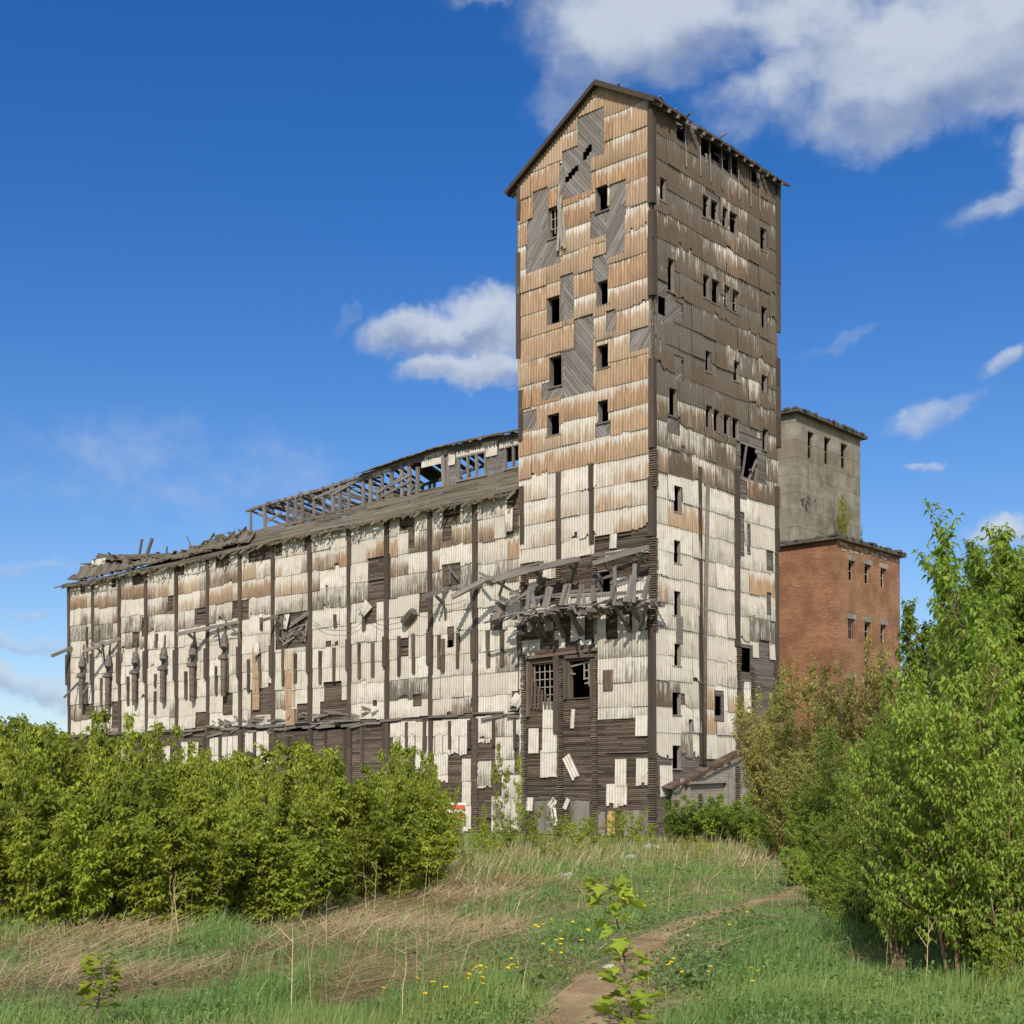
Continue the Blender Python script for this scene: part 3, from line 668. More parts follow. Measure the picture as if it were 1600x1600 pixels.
mb = MB(); mb.wear = (.35,.3,.5); mb.vary = .25              # short dark slats over the chute slots
SL = [(391,1030,1081),(409,1020,1076),(445,1014,1071),(464,1021,1067),(503,1017,1068),(525,1012,1066),(564,1005,1060),(585,1004,1057),(626,994,1056),(649,990,1052),(689,992,1044),(695,998,1050),(718,989,1044),(765,985,1042),(787,984,1041),
      (161,1059,1104),(175,1059,1102),(203,1057,1102),(216,1053,1096),(245,1053,1074),(260,1047,1091),(293,1049,1092),(308,1041,1089),(341,1041,1085),(358,1036,1082),(138,1066,1100),(245,1080,1116),(139,980,1034),(247,990,1012),(526,960,980),(571,965,985),(411,965,985)]
for x, y0, y1 in SL: vb(WING, x, y0, y1, .17, .05, .17, 2)
build_split(mb, 'slot_slat', M['wood_dark'], wing)
mb = MB(); mb.wear = (.4,.4,.5); mb.vary = .3; rn = random.Random(4)   # rotten ledge between the storeys
u = W0
while u < W1:
    n = rn.uniform(.7,2.2); z = ZB+rn.uniform(-.06,.06)
    if rn.random() < .6: mb.beam(WING.P(u,z,.1), WING.P(min(W1,u+n),z+rn.uniform(-.08,.08),.12), .12, rn.uniform(.05,.13)); 
    if rn.random() < .6: mb.beam(WING.P(u,z-.16,.1), WING.P(min(W1,u+n*.7),z-.2+rn.uniform(-.12,.08),.18), .06, .12)
    u += n
for i in range(60):
    u = rn.uniform(WING.uz(600,1100)[0], WING.uz(330,1100)[0]); z = ZB+rn.uniform(-.3,.5)
    mb.beam(WING.P(u,z,.03), WING.P(u+rn.uniform(.3,1.4),z+rn.uniform(-.25,.25),rn.uniform(.04,.2)), .05, .1)
build_split(mb, 'ledge', M['wood_grey'], wing)
# grain spouts
for px, y0, y1 in ((127,1026,1107),(168,1025,1108),(210,1020,1102),(254,1013,1098),(300,1006,1096),(349,992,1088)):
    ym = y0+(y1-y0)*.36; mb = MB(); mb.wear = (.5,.3,.5)
    T, A, B, E = WING.X(px+2,y0,.22), WING.X(px+1,y0+(y1-y0)*.2,.42), WING.X(px,ym,.36), WING.X(px,y1,.3)
    mb.tube([T, A, B], [.15,.23,.2], 10); mb.tube([B+Vector((0,0,.1)), B-Vector((0,0,.12))], [.25,.25], 10)
    mb.tube([B-Vector((0,0,.1)), E], [.165,.15], 10)
    for k in range(3): p = B.lerp(E, .25+.3*k); mb.tube([p+Vector((0,0,.03)), p-Vector((0,0,.03))], .185, 10)
    p = T.lerp(A,.6); mb.tube([p+Vector((0,0,.04)), p-Vector((0,0,.04))], .24, 10)
    o = mb.build('grain_spout', M['iron'], wing, False)
    lv = MB(); lv.wear = (.5,.2,.5); q = WING.X(px-6, ym+2, .55); lv.tube([B, q], .045, 6); lv.tube([q+Vector((0,0,.09)), q-Vector((0,0,.09))], .09, 8); lv.build('lever', M['iron'], o)
    tp = MB(); tp.wear = (.4,.2,.5); tp.beam(T, T+Vector((0,0,.8))+Vector((WING.N[0],WING.N[1],0))*-.1, .09, .05); tp.build('bracket', M['wood_dark'], o)
for pts in (((633,972,.2),(646,955,.35)), ((772,972,.55),(783,955,.25)), ((782,945,.2),(776,958,.4))):
    mb = MB(); mb.wear = (.5,.2,.5); mb.tube([WING.X(*p) for p in pts], [.28,.2], 8); o = mb.build('grain_spout', M['iron'], wing); o['label'] = 'broken stump of a grain spout'
for x0,y0,x1,y1,rot in ((401,1003,411,1026,-.45),(568,941,582,961,.75),(804,1086,821,1106,.55),(794,795,807,834,-.12),(448,960,456,985,.05)):
    mb = MB(); sheet(mb, WING, *WING.rect(x0,y0,x1,y1), [], (.1,.25,.7), off=.14, rot=rot, rnd=random, jag=.06, bend=.15); mb.build('loose_sheet', M['sheet'], wing, True)
# lattice windows set in bare planks near the eaves
for q, s in (((626,802,650,827),(3,2,.0)),((695,790,719,820),(3,1,.0)),((694,883,720,912),(3,1,.1)),((795,774,808,794),(2,1,0))):
    window(wing, WING, WING.rect(*q), .02, s, 'wood_dark', None, False, .04)
mb = MB(); mb.wear = (.5,.2,.5); mb.vary = .25; up = (WING.N[0],WING.N[1],0)
for i in range(22):
    u, z = WING.uz(rn.uniform(436,484), rn.uniform(962,1010)); mb.beam(WING.P(u,z,.05), WING.P(u+rn.uniform(-1.0,1.0), z+rn.uniform(-.5,.5), rn.uniform(.05,.3)), .1, .03, up=up)
for x0,y0,x1,y1 in ((483,955,455,975),(484,958,452,980),(480,970,476,1003),(438,962,444,1000),(700,885,716,905),(703,883,703,912)): mb.beam(WING.X(x0,y0,.12), WING.X(x1,y1,.2), .1, .04, up=up)
build_split(mb, 'broken_board', M['wood_grey'], wing)
# roof over the wing (lower slopes), splintered eave
def WR(u, w):
    sag = .12*math.sin(u*1.3)+.08*math.sin(u*3.1+1); lft = max(0, (u-33.5)/13.0)
    rise = 2.05*(1-.55*lft) if w <= 4 else 0
    z = wtop(u)+.05
    if w <= 4: return z+rise*(w/4)+sag*w/4*.6
    return z+(2.05*(1-.55*lft))*max(0, (WD-w)/(WD-8)) if w >= 8 else z+2.05*(1-.55*lft)
mb = MB(); mb.wear = (.5,.5,.5); mb.vary = .35; rn = random.Random(9)
def wp(u, w, dz=0.0): return WING.P(u, WR(u, w)+dz, -w)
w = -.38
while w < 4.1:
    ww = rn.uniform(.17,.24); u = W0-.02
    while u < W1+.25:
        n = rn.uniform(1.6,4.2); u2 = min(u+n, W1+.3); hole = (u > 30 and w > 1.2 and rn.random() < .35) or (w > .3 and rn.random() < .045)
        if not hole:
            j = rn.uniform(-.03,.03); dz = rn.uniform(0,.05); ya, yb = wp(u,w,dz), wp(u2-.02,w+j,dz+rn.uniform(-.04,.04)); yc, yd = wp(u2-.02,w+ww+j,dz), wp(u,w+ww,dz)
            t = Vector((0,0,.045)); mb.hexa([ya,yb,yc,yd,ya+t,yb+t,yc+t,yd+t])
        u = u2
    w += ww*.93
roofw = mb.build('roof', M['roofwood'], wing)
mb = MB(); mb.wear = (.5,.4,.5); mb.vary = .3; u = W0+.2
while u < W1:
    mb.beam(wp(u,-.5+rn.uniform(-.1,.12),-.1), wp(u,1.2,-.1), .11, .15); u += rn.uniform(.5,.72)
u = W0
while u < W1:
    n = rn.uniform(.5,2.2); mb.beam(wp(u,-.40,-.03+rn.uniform(-.05,.04)), wp(u+n,-.42+rn.uniform(-.08,.08),-.04+rn.uniform(-.1,.06)), .05, rn.uniform(.05,.13)); u += n*rn.uniform(.6,1.0)
for i in range(170):
    u = rn.uniform(W0,W1); mb.beam(wp(u,-.3,rn.uniform(-.1,.08)), wp(u+rn.uniform(-.5,.5),-.5-rn.uniform(0,.25),rn.uniform(-.28,.05)), .03, rn.uniform(.05,.12))
u = W0
while u < W1-.1:
    u2 = min(u+1.5, W1-.05); mb.beam(wp(u,.08,-.2), wp(u2,.08,-.2), .14, .42); u = u2
mb.build('splintered_eave', M['roofwood'], roofw)
mb = MB(); backing(mb, BACK, (W0, W1, ZE-.32, ZE-.2), [])
for (wa, wb) in ((8, WD),):
    for k in range(20):
        u0, u1 = W0+(W1-W0)*k/20, W0+(W1-W0)*(k+1)/20; mb.face([wp(u0,wa),wp(u1,wa),wp(u1,wb),wp(u0,wb)])
mb.build('rear_slope', M['roofwood'], roofw)
# lantern along the ridge
LF, LB = setback(4.0), setback(8.0)
lan = MB(); lan.wear = (.55,.2,.5); lan.vary = .3
LT = [LF.uz(x,y) for x,y in ((820,676),(688,702),(640,718),(572,741),(504,764),(434,783),(385,798))]; LBs = [LF.uz(x,y) for x,y in ((820,740),(704,754),(655,771),(578,792),(454,823),(391,837))]
def lt(u): return float(np.interp(u, [p[0] for p in LT], [p[1] for p in LT]))
def lb(u): return float(np.interp(u, [p[0] for p in LBs], [p[1] for p in LBs]))
posts = [392,413,450,462,472,491,506,520,531,545,568,580,591,598,612,628,640,653,692,701]
for x in posts:
    u = LF.uz(x, 790)[0]; t = lt(u); ln = rn.uniform(-.12,.12)
    if x == 392: lan.beam(LF.P(u, lb(u)-.2, 0), LF.P(u-.15, t-.1, .1), .16, .07); continue
    hh = t if rn.random() < .8 else lb(u)+(t-lb(u))*rn.uniform(.4,.8)
    lan.beam(LF.P(u+ln, lb(u)-.3, 0), LF.P(u, hh, 0), rn.choice((.13,.18,.22)), .12, up=(LF.N[0],LF.N[1],0))
    lan.beam(LB.P(u+rn.uniform(-.3,.3), lb(u)-.3, 0), LB.P(u, lt(u), 0), .14, .12)
for a, b in zip(LT, LT[1:]): lan.beam(LF.P(a[0],a[1]-.02,0), LF.P(b[0],b[1]-.02,0), .14, .14); lan.beam(LB.P(a[0],a[1]-.02,0), LB.P(b[0],b[1]-.02,0), .14, .14)
for x0,y0,x1,y1 in ((490,779,560,750),(520,772,575,742),(590,770,628,745),(596,776,640,752),(600,764,640,742),(454,800,470,815),(418,815,440,800)): lan.beam(LF.X(x0,y0,.08), LF.X(x1,y1,.08), .13, .06, up=(LF.N[0],LF.N[1],0))
uL = LF.uz(392,800)[0]; uM = LF.uz(572,745)[0]; uR = LF.uz(818,700)[0]
u = uM
while u < uL+.2:                                             # bare rafters and ties of the roofless length
    t = lt(u); k = rn.random(); apex = LF.P(u, t+.75, -2)
    if k < .85: lan.beam(LF.P(u+rn.uniform(-.2,.2), t-.05, .25), LF.P(u+rn.uniform(-.5,.5), t+.62-rn.uniform(0,.6), -2), .07, .13)
    if k > .2: lan.beam(LB.P(u, t-.05, -.3), LF.P(u+rn.uniform(-.5,.5), t+.5-rn.uniform(0,.7), -2), .07, .13)
    lan.beam(LF.P(u, t-.1, 0), LF.P(u+rn.uniform(-.32,.6), t-.1-rn.uniform(0,1), -4), .06, .13)
    if rn.random() < .75: lan.beam(LF.P(u+rn.uniform(-.8,.8), lb(u)-.1, -rn.uniform(0,1.5)), LF.P(u+rn.uniform(-.8,.8), t-rn.uniform(0,.6), -rn.uniform(1,4)), .09, .05)
    u += rn.uniform(.45,.75)
for i in range(30):
    u = rn.uniform(uM, uL); lan.beam(LF.P(u, lt(u)+rn.uniform(-.1,.15), rn.uniform(-1.5,.3)), LF.P(u+rn.uniform(-1.2,1.2), lt(u)+rn.uniform(-.2,.22), rn.uniform(-1.5,.3)), .11, .03)
lantern = lan.build('lantern', M['wood_grey'], wing)
mb = MB(); lh = [LF.rect(717,712,759,746), LF.rect(790,698,815,730), LF.rect(640,722,700,780)]
planks(mb, LF, (uR-1, LF.uz(701,740)[0], 15, 22), 0, .17, lh, (), tone=(.2,.8), warm=.2, seed=81); 
# trim planking to the space between roof strip and lantern eave
nf, nw, nu, n2 = [], [], [], []
for i, f in enumerate(mb.f):
    c = sum((Vector(mb.v[k]) for k in f), Vector())/len(f); uu = (c.x-LF.O[0])*LF.U[0]+(c.y-LF.O[1])*LF.U[1]
    if lb(uu)-.4 < c.z < lt(uu)-.02: nf.append(f); nw.append(mb.w[i]); nu.append(mb.uv[i]); n2.append(mb.uv2[i])
mb.f, mb.w, mb.uv, mb.uv2 = nf, nw, nu, n2
build_split(mb, 'lantern_boarding', M['wood_grey'], lantern)
mb = MB()
for x0,y0,x1,y1,d in ((760,690,779,713,0),(701,706,713,727,0),(715,701,760,710,.05),(660,717,692,728,.0),(782,688,815,698,.1)):
    sheet(mb, LF, *LF.rect(x0,y0,x1,y1), [], (.05,.08+d,.8), off=.05)
for k in range(14):
    u = uR+.3+(uM-uR)*k/14; sheet(mb, LF, u, u+(uM-uR)/14, lt(u)-.36, lt(u)-.03, lh[:2], (.1, .75 if rn.random() < .7 else .2, .5), off=.02)
build_split(mb, 'lantern_sheet', M['sheet'], lantern, True)
for q, s in ((lh[0], (3,1,0)), (lh[1], (2,1,0))):
    a,b,c,d = q; mb2 = MB(); mb2.wear = (.6,.1,.5); mb2.vary = .2
    for i in range(s[0]+1): x = a+(b-a)*i/s[0]; mb2.fbox(LF, x-.06, x+.06, c, d, -.06, .06)
    mb2.fbox(LF, a-.1, b+.1, d, d+.1, -.06, .07); mb2.fbox(LF, a-.12, b+.12, c-.1, c, -.06, .1); mb2.build('window', M['wood_grey'], lantern)
mb = MB(); mb.wear = (.45,.5,.5); mb.vary = .3; u = uR-1.0
while u < uM+.2:                                             # surviving lantern roof
    n = rn.uniform(.18,.26); u2 = u+n; t0, t1 = lt(u)+.06, lt(u2)+.06
    for wa, wb, za_, zb_ in ((.45,-2,0,.8),(-2,-4.45,.8,0)):
        if wa < 0 and rn.random() < .35: u2 = u2; continue
        a, b, c, d = LF.P(u,t0+za_-.08*(wa>0),wa+rn.uniform(-.06,.1)), LF.P(u2-.01,t1+za_-.08*(wa>0),wa+rn.uniform(-.06,.1)), LF.P(u2-.01,t1+zb_,wb), LF.P(u,t0+zb_,wb)
        t = Vector((0,0,.05)); mb.hexa([a,b,c,d,a+t,b+t,c+t,d+t])
    u = u2
mb.build('lantern_roof', M['roofwood'], lantern)
# wreckage on the collapsed left half of the roof
mb = MB(); mb.wear = (.45,.35,.5); mb.vary = .35; FR = setback(2.2)
def dz(x): return np.interp(x, [112,135,155,190,225,262,300,330,360,392], [900,884,870,868,868,867,856,842,838,828])
for k in range(110):                                         # slumped boards from the eave up to the wreck
    x = 112+k*2.5+rn.uniform(-1.5,1.5)
    if rn.random() < .12: continue
    ye = np.interp(x, [109,148,189,231,278,327,378,400], [906,900,890,880,870,858,846,840]); p, q = WING.X(x+rn.uniform(-3,3), ye+rn.uniform(-1,3), .25), FR.X(x+14+rn.uniform(-8,8), dz(min(390,x+14))+rn.uniform(2,9), rn.uniform(-.4,.4))
    mb.beam(p, q, rn.uniform(.2,.42), .05)
for i in range(200):
    x = rn.uniform(140, 392); y = dz(x)+abs(rn.gauss(0, 9)); p = FR.X(x, y, rn.uniform(-1.5,1.2)); a = rn.uniform(0, 6.28); l = rn.uniform(.4,1.7)
    if x < 300: d = Vector((LF.U[0]*math.cos(a)+LF.N[0]*math.sin(a)*.6, LF.U[1]*math.cos(a)+LF.N[1]*math.sin(a)*.6, rn.uniform(-.25,.22)))
    else: d = Vector((LF.U[0]*math.cos(a), LF.U[1]*math.cos(a), rn.uniform(-.5,.5)))
    mb.beam(p-d*l/2, p+d*l/2, rn.uniform(.08,.2), rn.uniform(.03,.09))
for x0,y0,x1,y1,w in ((218,866,222,842,.18),(229,868,238,841,.24),(260,866,261,854,.1),(155,868,192,874,.3),(153,866,165,872,.2),(190,868,268,866,.12),(148,888,160,874,.2),(296,848,305,868,.1),(340,838,330,852,.14),(345,836,352,850,.14),(348,835,332,852,.1),(330,838,350,835,.08),(376,832,380,846,.2),(384,830,392,846,.22),(292,838,300,858,.06),(398,833,388,846,.06),(288,862,330,850,.16),(300,868,345,852,.14),(355,846,390,842,.2),(352,860,420,838,.2)):
    mb.beam(FR.X(x0,y0), FR.X(x1,y1), w, w*.4 if w > .15 else w*.7, up=(FR.N[0],FR.N[1],0))
# sagging leaf of roof at the far corner
for k in range(16):
    a, b = 152+k*7, 152+(k+1)*7; y = dz(a); y2 = dz(b); s = rn.uniform(-3,3)
    mb.hexa([FR.X(a,y+6+s,.8),FR.X(b,y2+6,.8),FR.X(b,y2+2,-2),FR.X(a,y+2,-2),FR.X(a,y+2+s,.8),FR.X(b,y2+3,.8),FR.X(b,y2-1,-2),FR.X(a,y-1,-2)])
build_split(mb, 'roof_wreckage', M['roofwood'], wing)
mb = MB(); sheet(mb, FR, *FR.rect(163,876,185,886), [], (.03,.1,.8), off=.9); mb.build('loose_sheet', M['sheet'], wing, True)
# canopy brackets left sticking out of the wing
mb = MB(); mb.wear = (.55,.2,.5); mb.vary = .25
BR = [(81,1025,1.7,112,1012,.1,.2),(100,1090,1.3,123,1066,.05,.12),(130,1018,1.5,188,998,.15,.2),(140,1006,.9,165,1003,.1,.14),(277,991,1.5,328,981,.3,.2),(326,981,.35,374,972,.2,.16),(411,969,1.2,434,962,.1,.16),(658,933,1.6,699,920,.1,.22),(707,933,1.5,752,911,.1,.22),
      (749,895,.3,770,905,.3,.12),(148,1009,1.1,159,1020,.05,.1),(293,989,1.1,306,1000,.05,.12),(330,986,.4,342,993,.05,.1),(357,978,.5,374,992,.05,.12),(680,930,1.1,695,945,.05,.13),(430,966,.9,447,982,.05,.12),(128,1085,.8,145,1060,.05,.08)]
for x0,y0,o0,x1,y1,o1,w in BR: mb.beam(WING.X(x0,y0,o0), WING.X(x1,y1,o1), w*.7, w)
for x, y, o, yy in ((160,1005,.9,1038),(186,999,.6,1035),(303,986,1.0,1012),(340,979,.8,1010),(372,973,.6,1008),(432,964,.7,1000),(692,922,.9,968),(735,918,1.0,965)):
    p = WING.X(x,y,o); u, z = WING.uz(x+4, yy, .06); mb.beam(p, WING.P(u, z, .06), .09, .13)
build_split(mb, 'bracket', M['wood_grey'], wing)
# cables drooping along the wall
mb = MB(); mb.wear = (.2,.2,.5)
for pts in (((487,968),(530,985),(575,965),(612,975),(650,952),(680,945),(740,930)),((290,985),(330,1000),(372,980))):
    q = [];
    for (a, b) in zip(pts, pts[1:]):
        for k in range(5): t = k/5; q.append(WING.X(a[0]+(b[0]-a[0])*t, a[1]+(b[1]-a[1])*t+6*math.sin(math.pi*t), .3))
    mb.tube(q, .014, 4)
build_split(mb, 'cable', M['iron'], wing)

# ------------------------------------------------------------------ wrecked loading gallery on the front
gal = thing('loading_gallery', 'splintered timber loading gallery hanging off the tower front', 'gallery', FRONT.X(900, 950, .7))
def gx(cx, cy): return 680+cx/4.444, 840+cy/4.444
def GP(cx, cy, o): x, y = gx(cx, cy); return FRONT.X(x, y, o)
up = (FRONT.N[0], FRONT.N[1], 0)
mb = MB(); mb.wear = (.55,.2,.5); mb.vary = .3
for a, b, o0, c, d, o1, w in ((1480,70,.9,1100,180,1.2,.2),(1000,150,1.2,630,235,1.2,.2),(980,165,1.0,500,245,1.0,.14),(630,235,1.2,350,290,1.2,.18),(350,290,1.2,120,410,1.8,.2),(310,245,.6,370,275,.9,.1),(1250,110,1.0,1090,125,.9,.12),(750,170,.8,500,240,.8,.12),(640,240,1.3,420,300,1.3,.12),(940,150,.9,740,195,1.0,.14),(1480,60,.5,1240,112,.6,.12),
    (410,295,1.2,590,410,.6,.13),(770,280,.5,510,470,1.5,.13),(1100,300,.4,1240,260,.8,.11),(930,195,1.1,990,250,.4,.1),(1170,175,1.0,1215,230,.4,.12),(1400,110,1.0,1470,180,.4,.13),(690,235,1.2,750,290,.3,.13),(1440,90,1.0,1385,300,.05,.16),(990,160,1.2,935,330,.05,.15),(740,230,1.2,690,400,.05,.15),(490,265,1.0,445,400,.05,.13),(1240,110,1.0,1230,260,.1,.13)):
    mb.beam(GP(a,b,o0), GP(c,d,o1), w*.75, w)
build_split(mb, 'canopy_beam', M['wood_grey'], gal)
zd = GP(1000,465,1.4).z
mb = MB(); mb.wear = (.6,.2,.5); mb.vary = .3; rn = random.Random(21)
ua0, ub0 = FRONT.uz(*gx(1475,430), 1.3)[0], FRONT.uz(*gx(560,520), 1.3)[0]
def dk(u): return zd-.12*(u-ua0)/(ub0-ua0)+ .1*math.sin(u*2)
for k in range(7):
    o = .05+.22*k; u = ua0-.1
    while u < ub0+.3:
        n = rn.uniform(.8,2.6); 
        if rn.random() < .85: mb.beam(FRONT.P(u,dk(u)+rn.uniform(-.04,.04),o), FRONT.P(u+n,dk(u+n)+rn.uniform(-.1,.06),o+rn.uniform(-.05,.05)), .16, .045)
        u += n
for k in range(12):
    u = ua0+.1+(ub0-ua0)*k/11; mb.beam(FRONT.P(u,dk(u)-.12,0), FRONT.P(u+rn.uniform(-.15,.15),dk(u)-.14+rn.uniform(-.1,.08),1.6+rn.uniform(-.2,.35)), .11, .16)
for i in range(26):
    u = rn.uniform(ua0, ub0+.5); o = rn.uniform(.9,1.7); mb.beam(FRONT.P(u,dk(u)+rn.uniform(-.1,.1),o), FRONT.P(u+rn.uniform(-.8,.8),dk(u)+rn.uniform(-.45,.12),o+rn.uniform(-.2,.5)), .1, .03)
for a,b,c,d in ((480,575,640,500),(400,430,480,450),(510,475,640,390),(480,450,640,420),(550,610,660,590),(530,665,600,645),(560,540,700,500),(545,520,640,560),(600,500,800,470)): mb.beam(GP(a,b,1.4), GP(c,d,1.0), .14, .045)
build_split(mb, 'deck', M['wood_grey'], gal)
mb = MB(); mb.wear = (.6,.15,.5); mb.vary = .3
for a,b,c,d in ((640,500,655,340),(690,490,665,345),(750,490,795,340),(775,485,810,345),(760,490,780,350),(880,465,915,320),(905,460,935,320),(870,470,905,330),(985,465,1015,330),(1035,470,1020,330),(1085,440,1100,335),(1110,440,1095,330),(1215,455,1245,330),(1225,450,1235,330),(1250,450,1245,200),(1330,440,1365,260),(1350,440,1395,270),(1340,440,1370,330),(1380,450,1385,180),(1440,420,1490,265),(655,480,640,400),(1455,425,1480,300)):
    mb.beam(GP(a,b,1.45), GP(c,d,1.4+rn.uniform(-.15,.15)), .17, .05, up=up)
for a,b,c,d in ((735,410,1480,375),(940,375,1130,360),(1270,325,1430,290),(690,420,900,390),(1250,395,1480,370)): mb.beam(GP(a,b,1.38), GP(c,d,1.38), .05, .13)
build_split(mb, 'railing', M['wood_grey'], gal)
mb = MB(); mb.wear = (.45,.2,.5); mb.vary = .3
for a,b,o0,c,d,o1 in ((690,540,1.4,770,695,0.1),(705,535,1.4,745,715,.1),(810,520,1.4,905,690,.1),(830,525,1.3,890,690,.1),(915,490,1.4,1025,670,.1),(935,500,1.3,1010,675,.1),(1245,465,1.4,1355,650,.1),(1350,460,1.4,1420,580,.1),(1480,440,1.4,1420,640,.3),(1470,440,1.4,1440,600,.3),(650,560,1.4,750,720,.1),(625,545,1.2,690,600,.3)):
    mb.beam(GP(a,b,o0), GP(c,d,o1), .15, .12)
build_split(mb, 'strut', M['wood_grey'], gal)

# ------------------------------------------------------------------ buildings behind
def block(root, P0, uL, wR, z0, z1, holes, mat, nm='wall'):
    L = Face(P0, LD, (-RD[0],-RD[1])); S = Face(P0, RD, (-LD[0],-LD[1])); mb = MB()
    def pl(fc, reg, hs):
        for c in cells(*reg, hs):
            q = [(c[0],c[2]),(c[1],c[2]),(c[1],c[3]),(c[0],c[3])]; mb.face([fc.P(a,b) for a,b in q], None, [(a+50,b) for a,b in q])
        for h in hs:                                  # reveals
            for a,b,c,d in (((h[0],h[2]),(h[0],h[3]),0,0),((h[1],h[3]),(h[1],h[2]),0,0),((h[0],h[3]),(h[1],h[3]),0,0),((h[1],h[2]),(h[0],h[2]),0,0)):
                mb.face([fc.P(*a), fc.P(*b), fc.P(*b,-.2), fc.P(*a,-.2)], None, [(a[0]+50,a[1]),(b[0]+50,b[1]),(b[0]+50.35,b[1]),(a[0]+50.35,a[1])])
    pl(L, (0,uL,z0,z1), []); pl(S, (0,wR,z0,z1), holes)
    B = Face(S.P(wR,0)[:2], LD, RD); E = Face(L.P(uL,0)[:2], RD, LD); pl(B, (0,uL,z0,z1), []); pl(E, (0,wR,z0,z1), [])
    mb.build(nm, mat, root)
    ib = MB(); 
    for fc, n, h in ((L,uL,[]),(S,wR,holes)): backing(ib, fc, (.05,n-.05,z0,z1-.05), h, off=-.5)
    ib.face([L.P(0,z1-.1),L.P(uL,z1-.1),L.P(uL,z1-.1,-wR),L.P(0,z1-.1,-wR)])
    fl = (z0+z1)/2-.4; ib.face([L.P(.1,fl,-.1),L.P(uL-.1,fl,-.1),L.P(uL-.1,fl,-wR+.1),L.P(.1,fl,-wR+.1)])
    ib.build('inner_wall', M['backing'], root); return L, S
pb = at_depth(1307, 843, 75); L_, S_ = Face(pb[:2], LD, (-RD[0],-RD[1])), Face(pb[:2], RD, (-LD[0],-LD[1]))
brick = thing('brick_building', 'red brick block with small barred windows behind the tower', 'building', (pb.x, pb.y, 0))
bw = S_.uz(1406, 900)[0]; bh = [S_.rect(*q) for q in ((1326,876,1336,907),(1351,882,1361,912),(1376,888,1385,918),(1325,967,1336,998),(1351,972,1361,1001),(1376,976,1385,1005),(1325,1060,1336,1090),(1351,1064,1361,1094))]
block(brick, pb[:2], 11.0, bw, 0, pb.z, bh, M['brick'])
for i, r in enumerate(bh):
    mb = MB(); mb.wear = (.8,.1,.5); mb.vary = .2; a,b,c,d = r
    mb.fbox(S_, a, a+.06, c, d, -.24, -.2); mb.fbox(S_, b-.06, b, c, d, -.24, -.2); mb.fbox(S_, a+.06, b-.06, d-.06, d, -.24, -.2); mb.fbox(S_, (a+b)/2-.025, (a+b)/2+.025, c, d-.06, -.28, -.22); mb.fbox(S_, a+.06, b-.06, (c+d)/2, (c+d)/2+.05, -.285, -.215)
    o = mb.build('window', M['wood_pale'], brick); l = MB(); l.fbox(S_, a-.15, b+.15, d, d+.28, -.02, .012); l.build('lintel', M['render'], o)
    if i in (3,):
        g = MB(); g.wear = (.2,.2,.5)
        for k in range(4): x = a+(b-a)*(k+.5)/4; g.tube([S_.P(x,c,-.08), S_.P(x,d,-.08)], .018, 5)
        g.build('bar', M['iron'], o)
def slab(root, P0, uL, wR, z, t=.2, ov=.28, seed=1, mat='slab'):
    L = Face(P0, LD, (-RD[0],-RD[1])); mb = MB(); rn = random.Random(seed); n = 24
    mb.hexa([L.P(-ov,z,ov),L.P(uL+ov,z,ov),L.P(uL+ov,z,-wR-ov),L.P(-ov,z,-wR-ov),L.P(-ov,z+t,ov),L.P(uL+ov,z+t,ov),L.P(uL+ov,z+t,-wR-ov),L.P(-ov,z+t,-wR-ov)])
    for k in range(60):                                # crumbling edge of felt and gravel
        if k % 2: u, o = rn.uniform(-ov, uL), ov-rn.uniform(0,.2)
        else: u, o = -ov+rn.uniform(0,.2), -rn.uniform(0, wR)
        s = rn.uniform(.05,.22); h = rn.uniform(.02,.1); q = [L.P(u-s,z+t-.05,o+s*.6),L.P(u+s,z+t-.05,o+s*.6),L.P(u+s,z+t-.05,o-s*.6),L.P(u-s,z+t-.05,o-s*.6)]
        mb.hexa(q+[p+Vector((0,0,h+.05)) for p in q])
    return mb.build('roof', M[mat], root)
slab(brick, pb[:2], 11.0, bw, pb.z, .22, .3, 2)
mb = MB(); rn = random.Random(33)                       # white mortar left where the cornice broke off
for i in range(46):
    a = rn.uniform(.1, bw-.3); z = pb.z-rn.uniform(.02,.5)*(1-.5*a/bw); w_ = rn.uniform(.1,.5); mb.fbox(S_, a, a+w_, z-rn.uniform(.05,.13), z, -.03, rn.uniform(.004,.03))
build_split(mb, 'mortar_patch', M['stone'], brick)
pc = at_depth(1243, 645, 78)
conc = thing('concrete_tower', 'stained grey concrete tower with three slit windows rising behind the brick block', 'tower', (pc.x, pc.y, 0))
CS = Face(pc[:2], RD, (-LD[0],-LD[1])); cw = CS.uz(1344, 720)[0]
ch = [CS.rect(*q) for q in ((1262,675,1272,717),(1288,684,1298,726),(1314,694,1324,732))]
CL, CS = block(conc, pc[:2], 8.0, cw, 0, pc.z, ch, M['concrete'])
slab(conc, pc[:2], 8.0, cw, pc.z, .2, .35, 5)
for r in ch:
    mb = MB(); mb.wear = (.4,.2,.5); a,b,c,d = r; mb.fbox(CS, a, a+.06, c, d, -.25, -.21); mb.fbox(CS, b-.06, b, c, d, -.25, -.21); mb.fbox(CS, a+.06, b-.06, (c+d)/2-.03, (c+d)/2+.03, -.25, -.21); mb.build('window', M['wood_grey'], conc)
mb = MB(); rn = random.Random(8)                         # spalled hollow with broken rim
u, z = CS.uz(1262, 785)
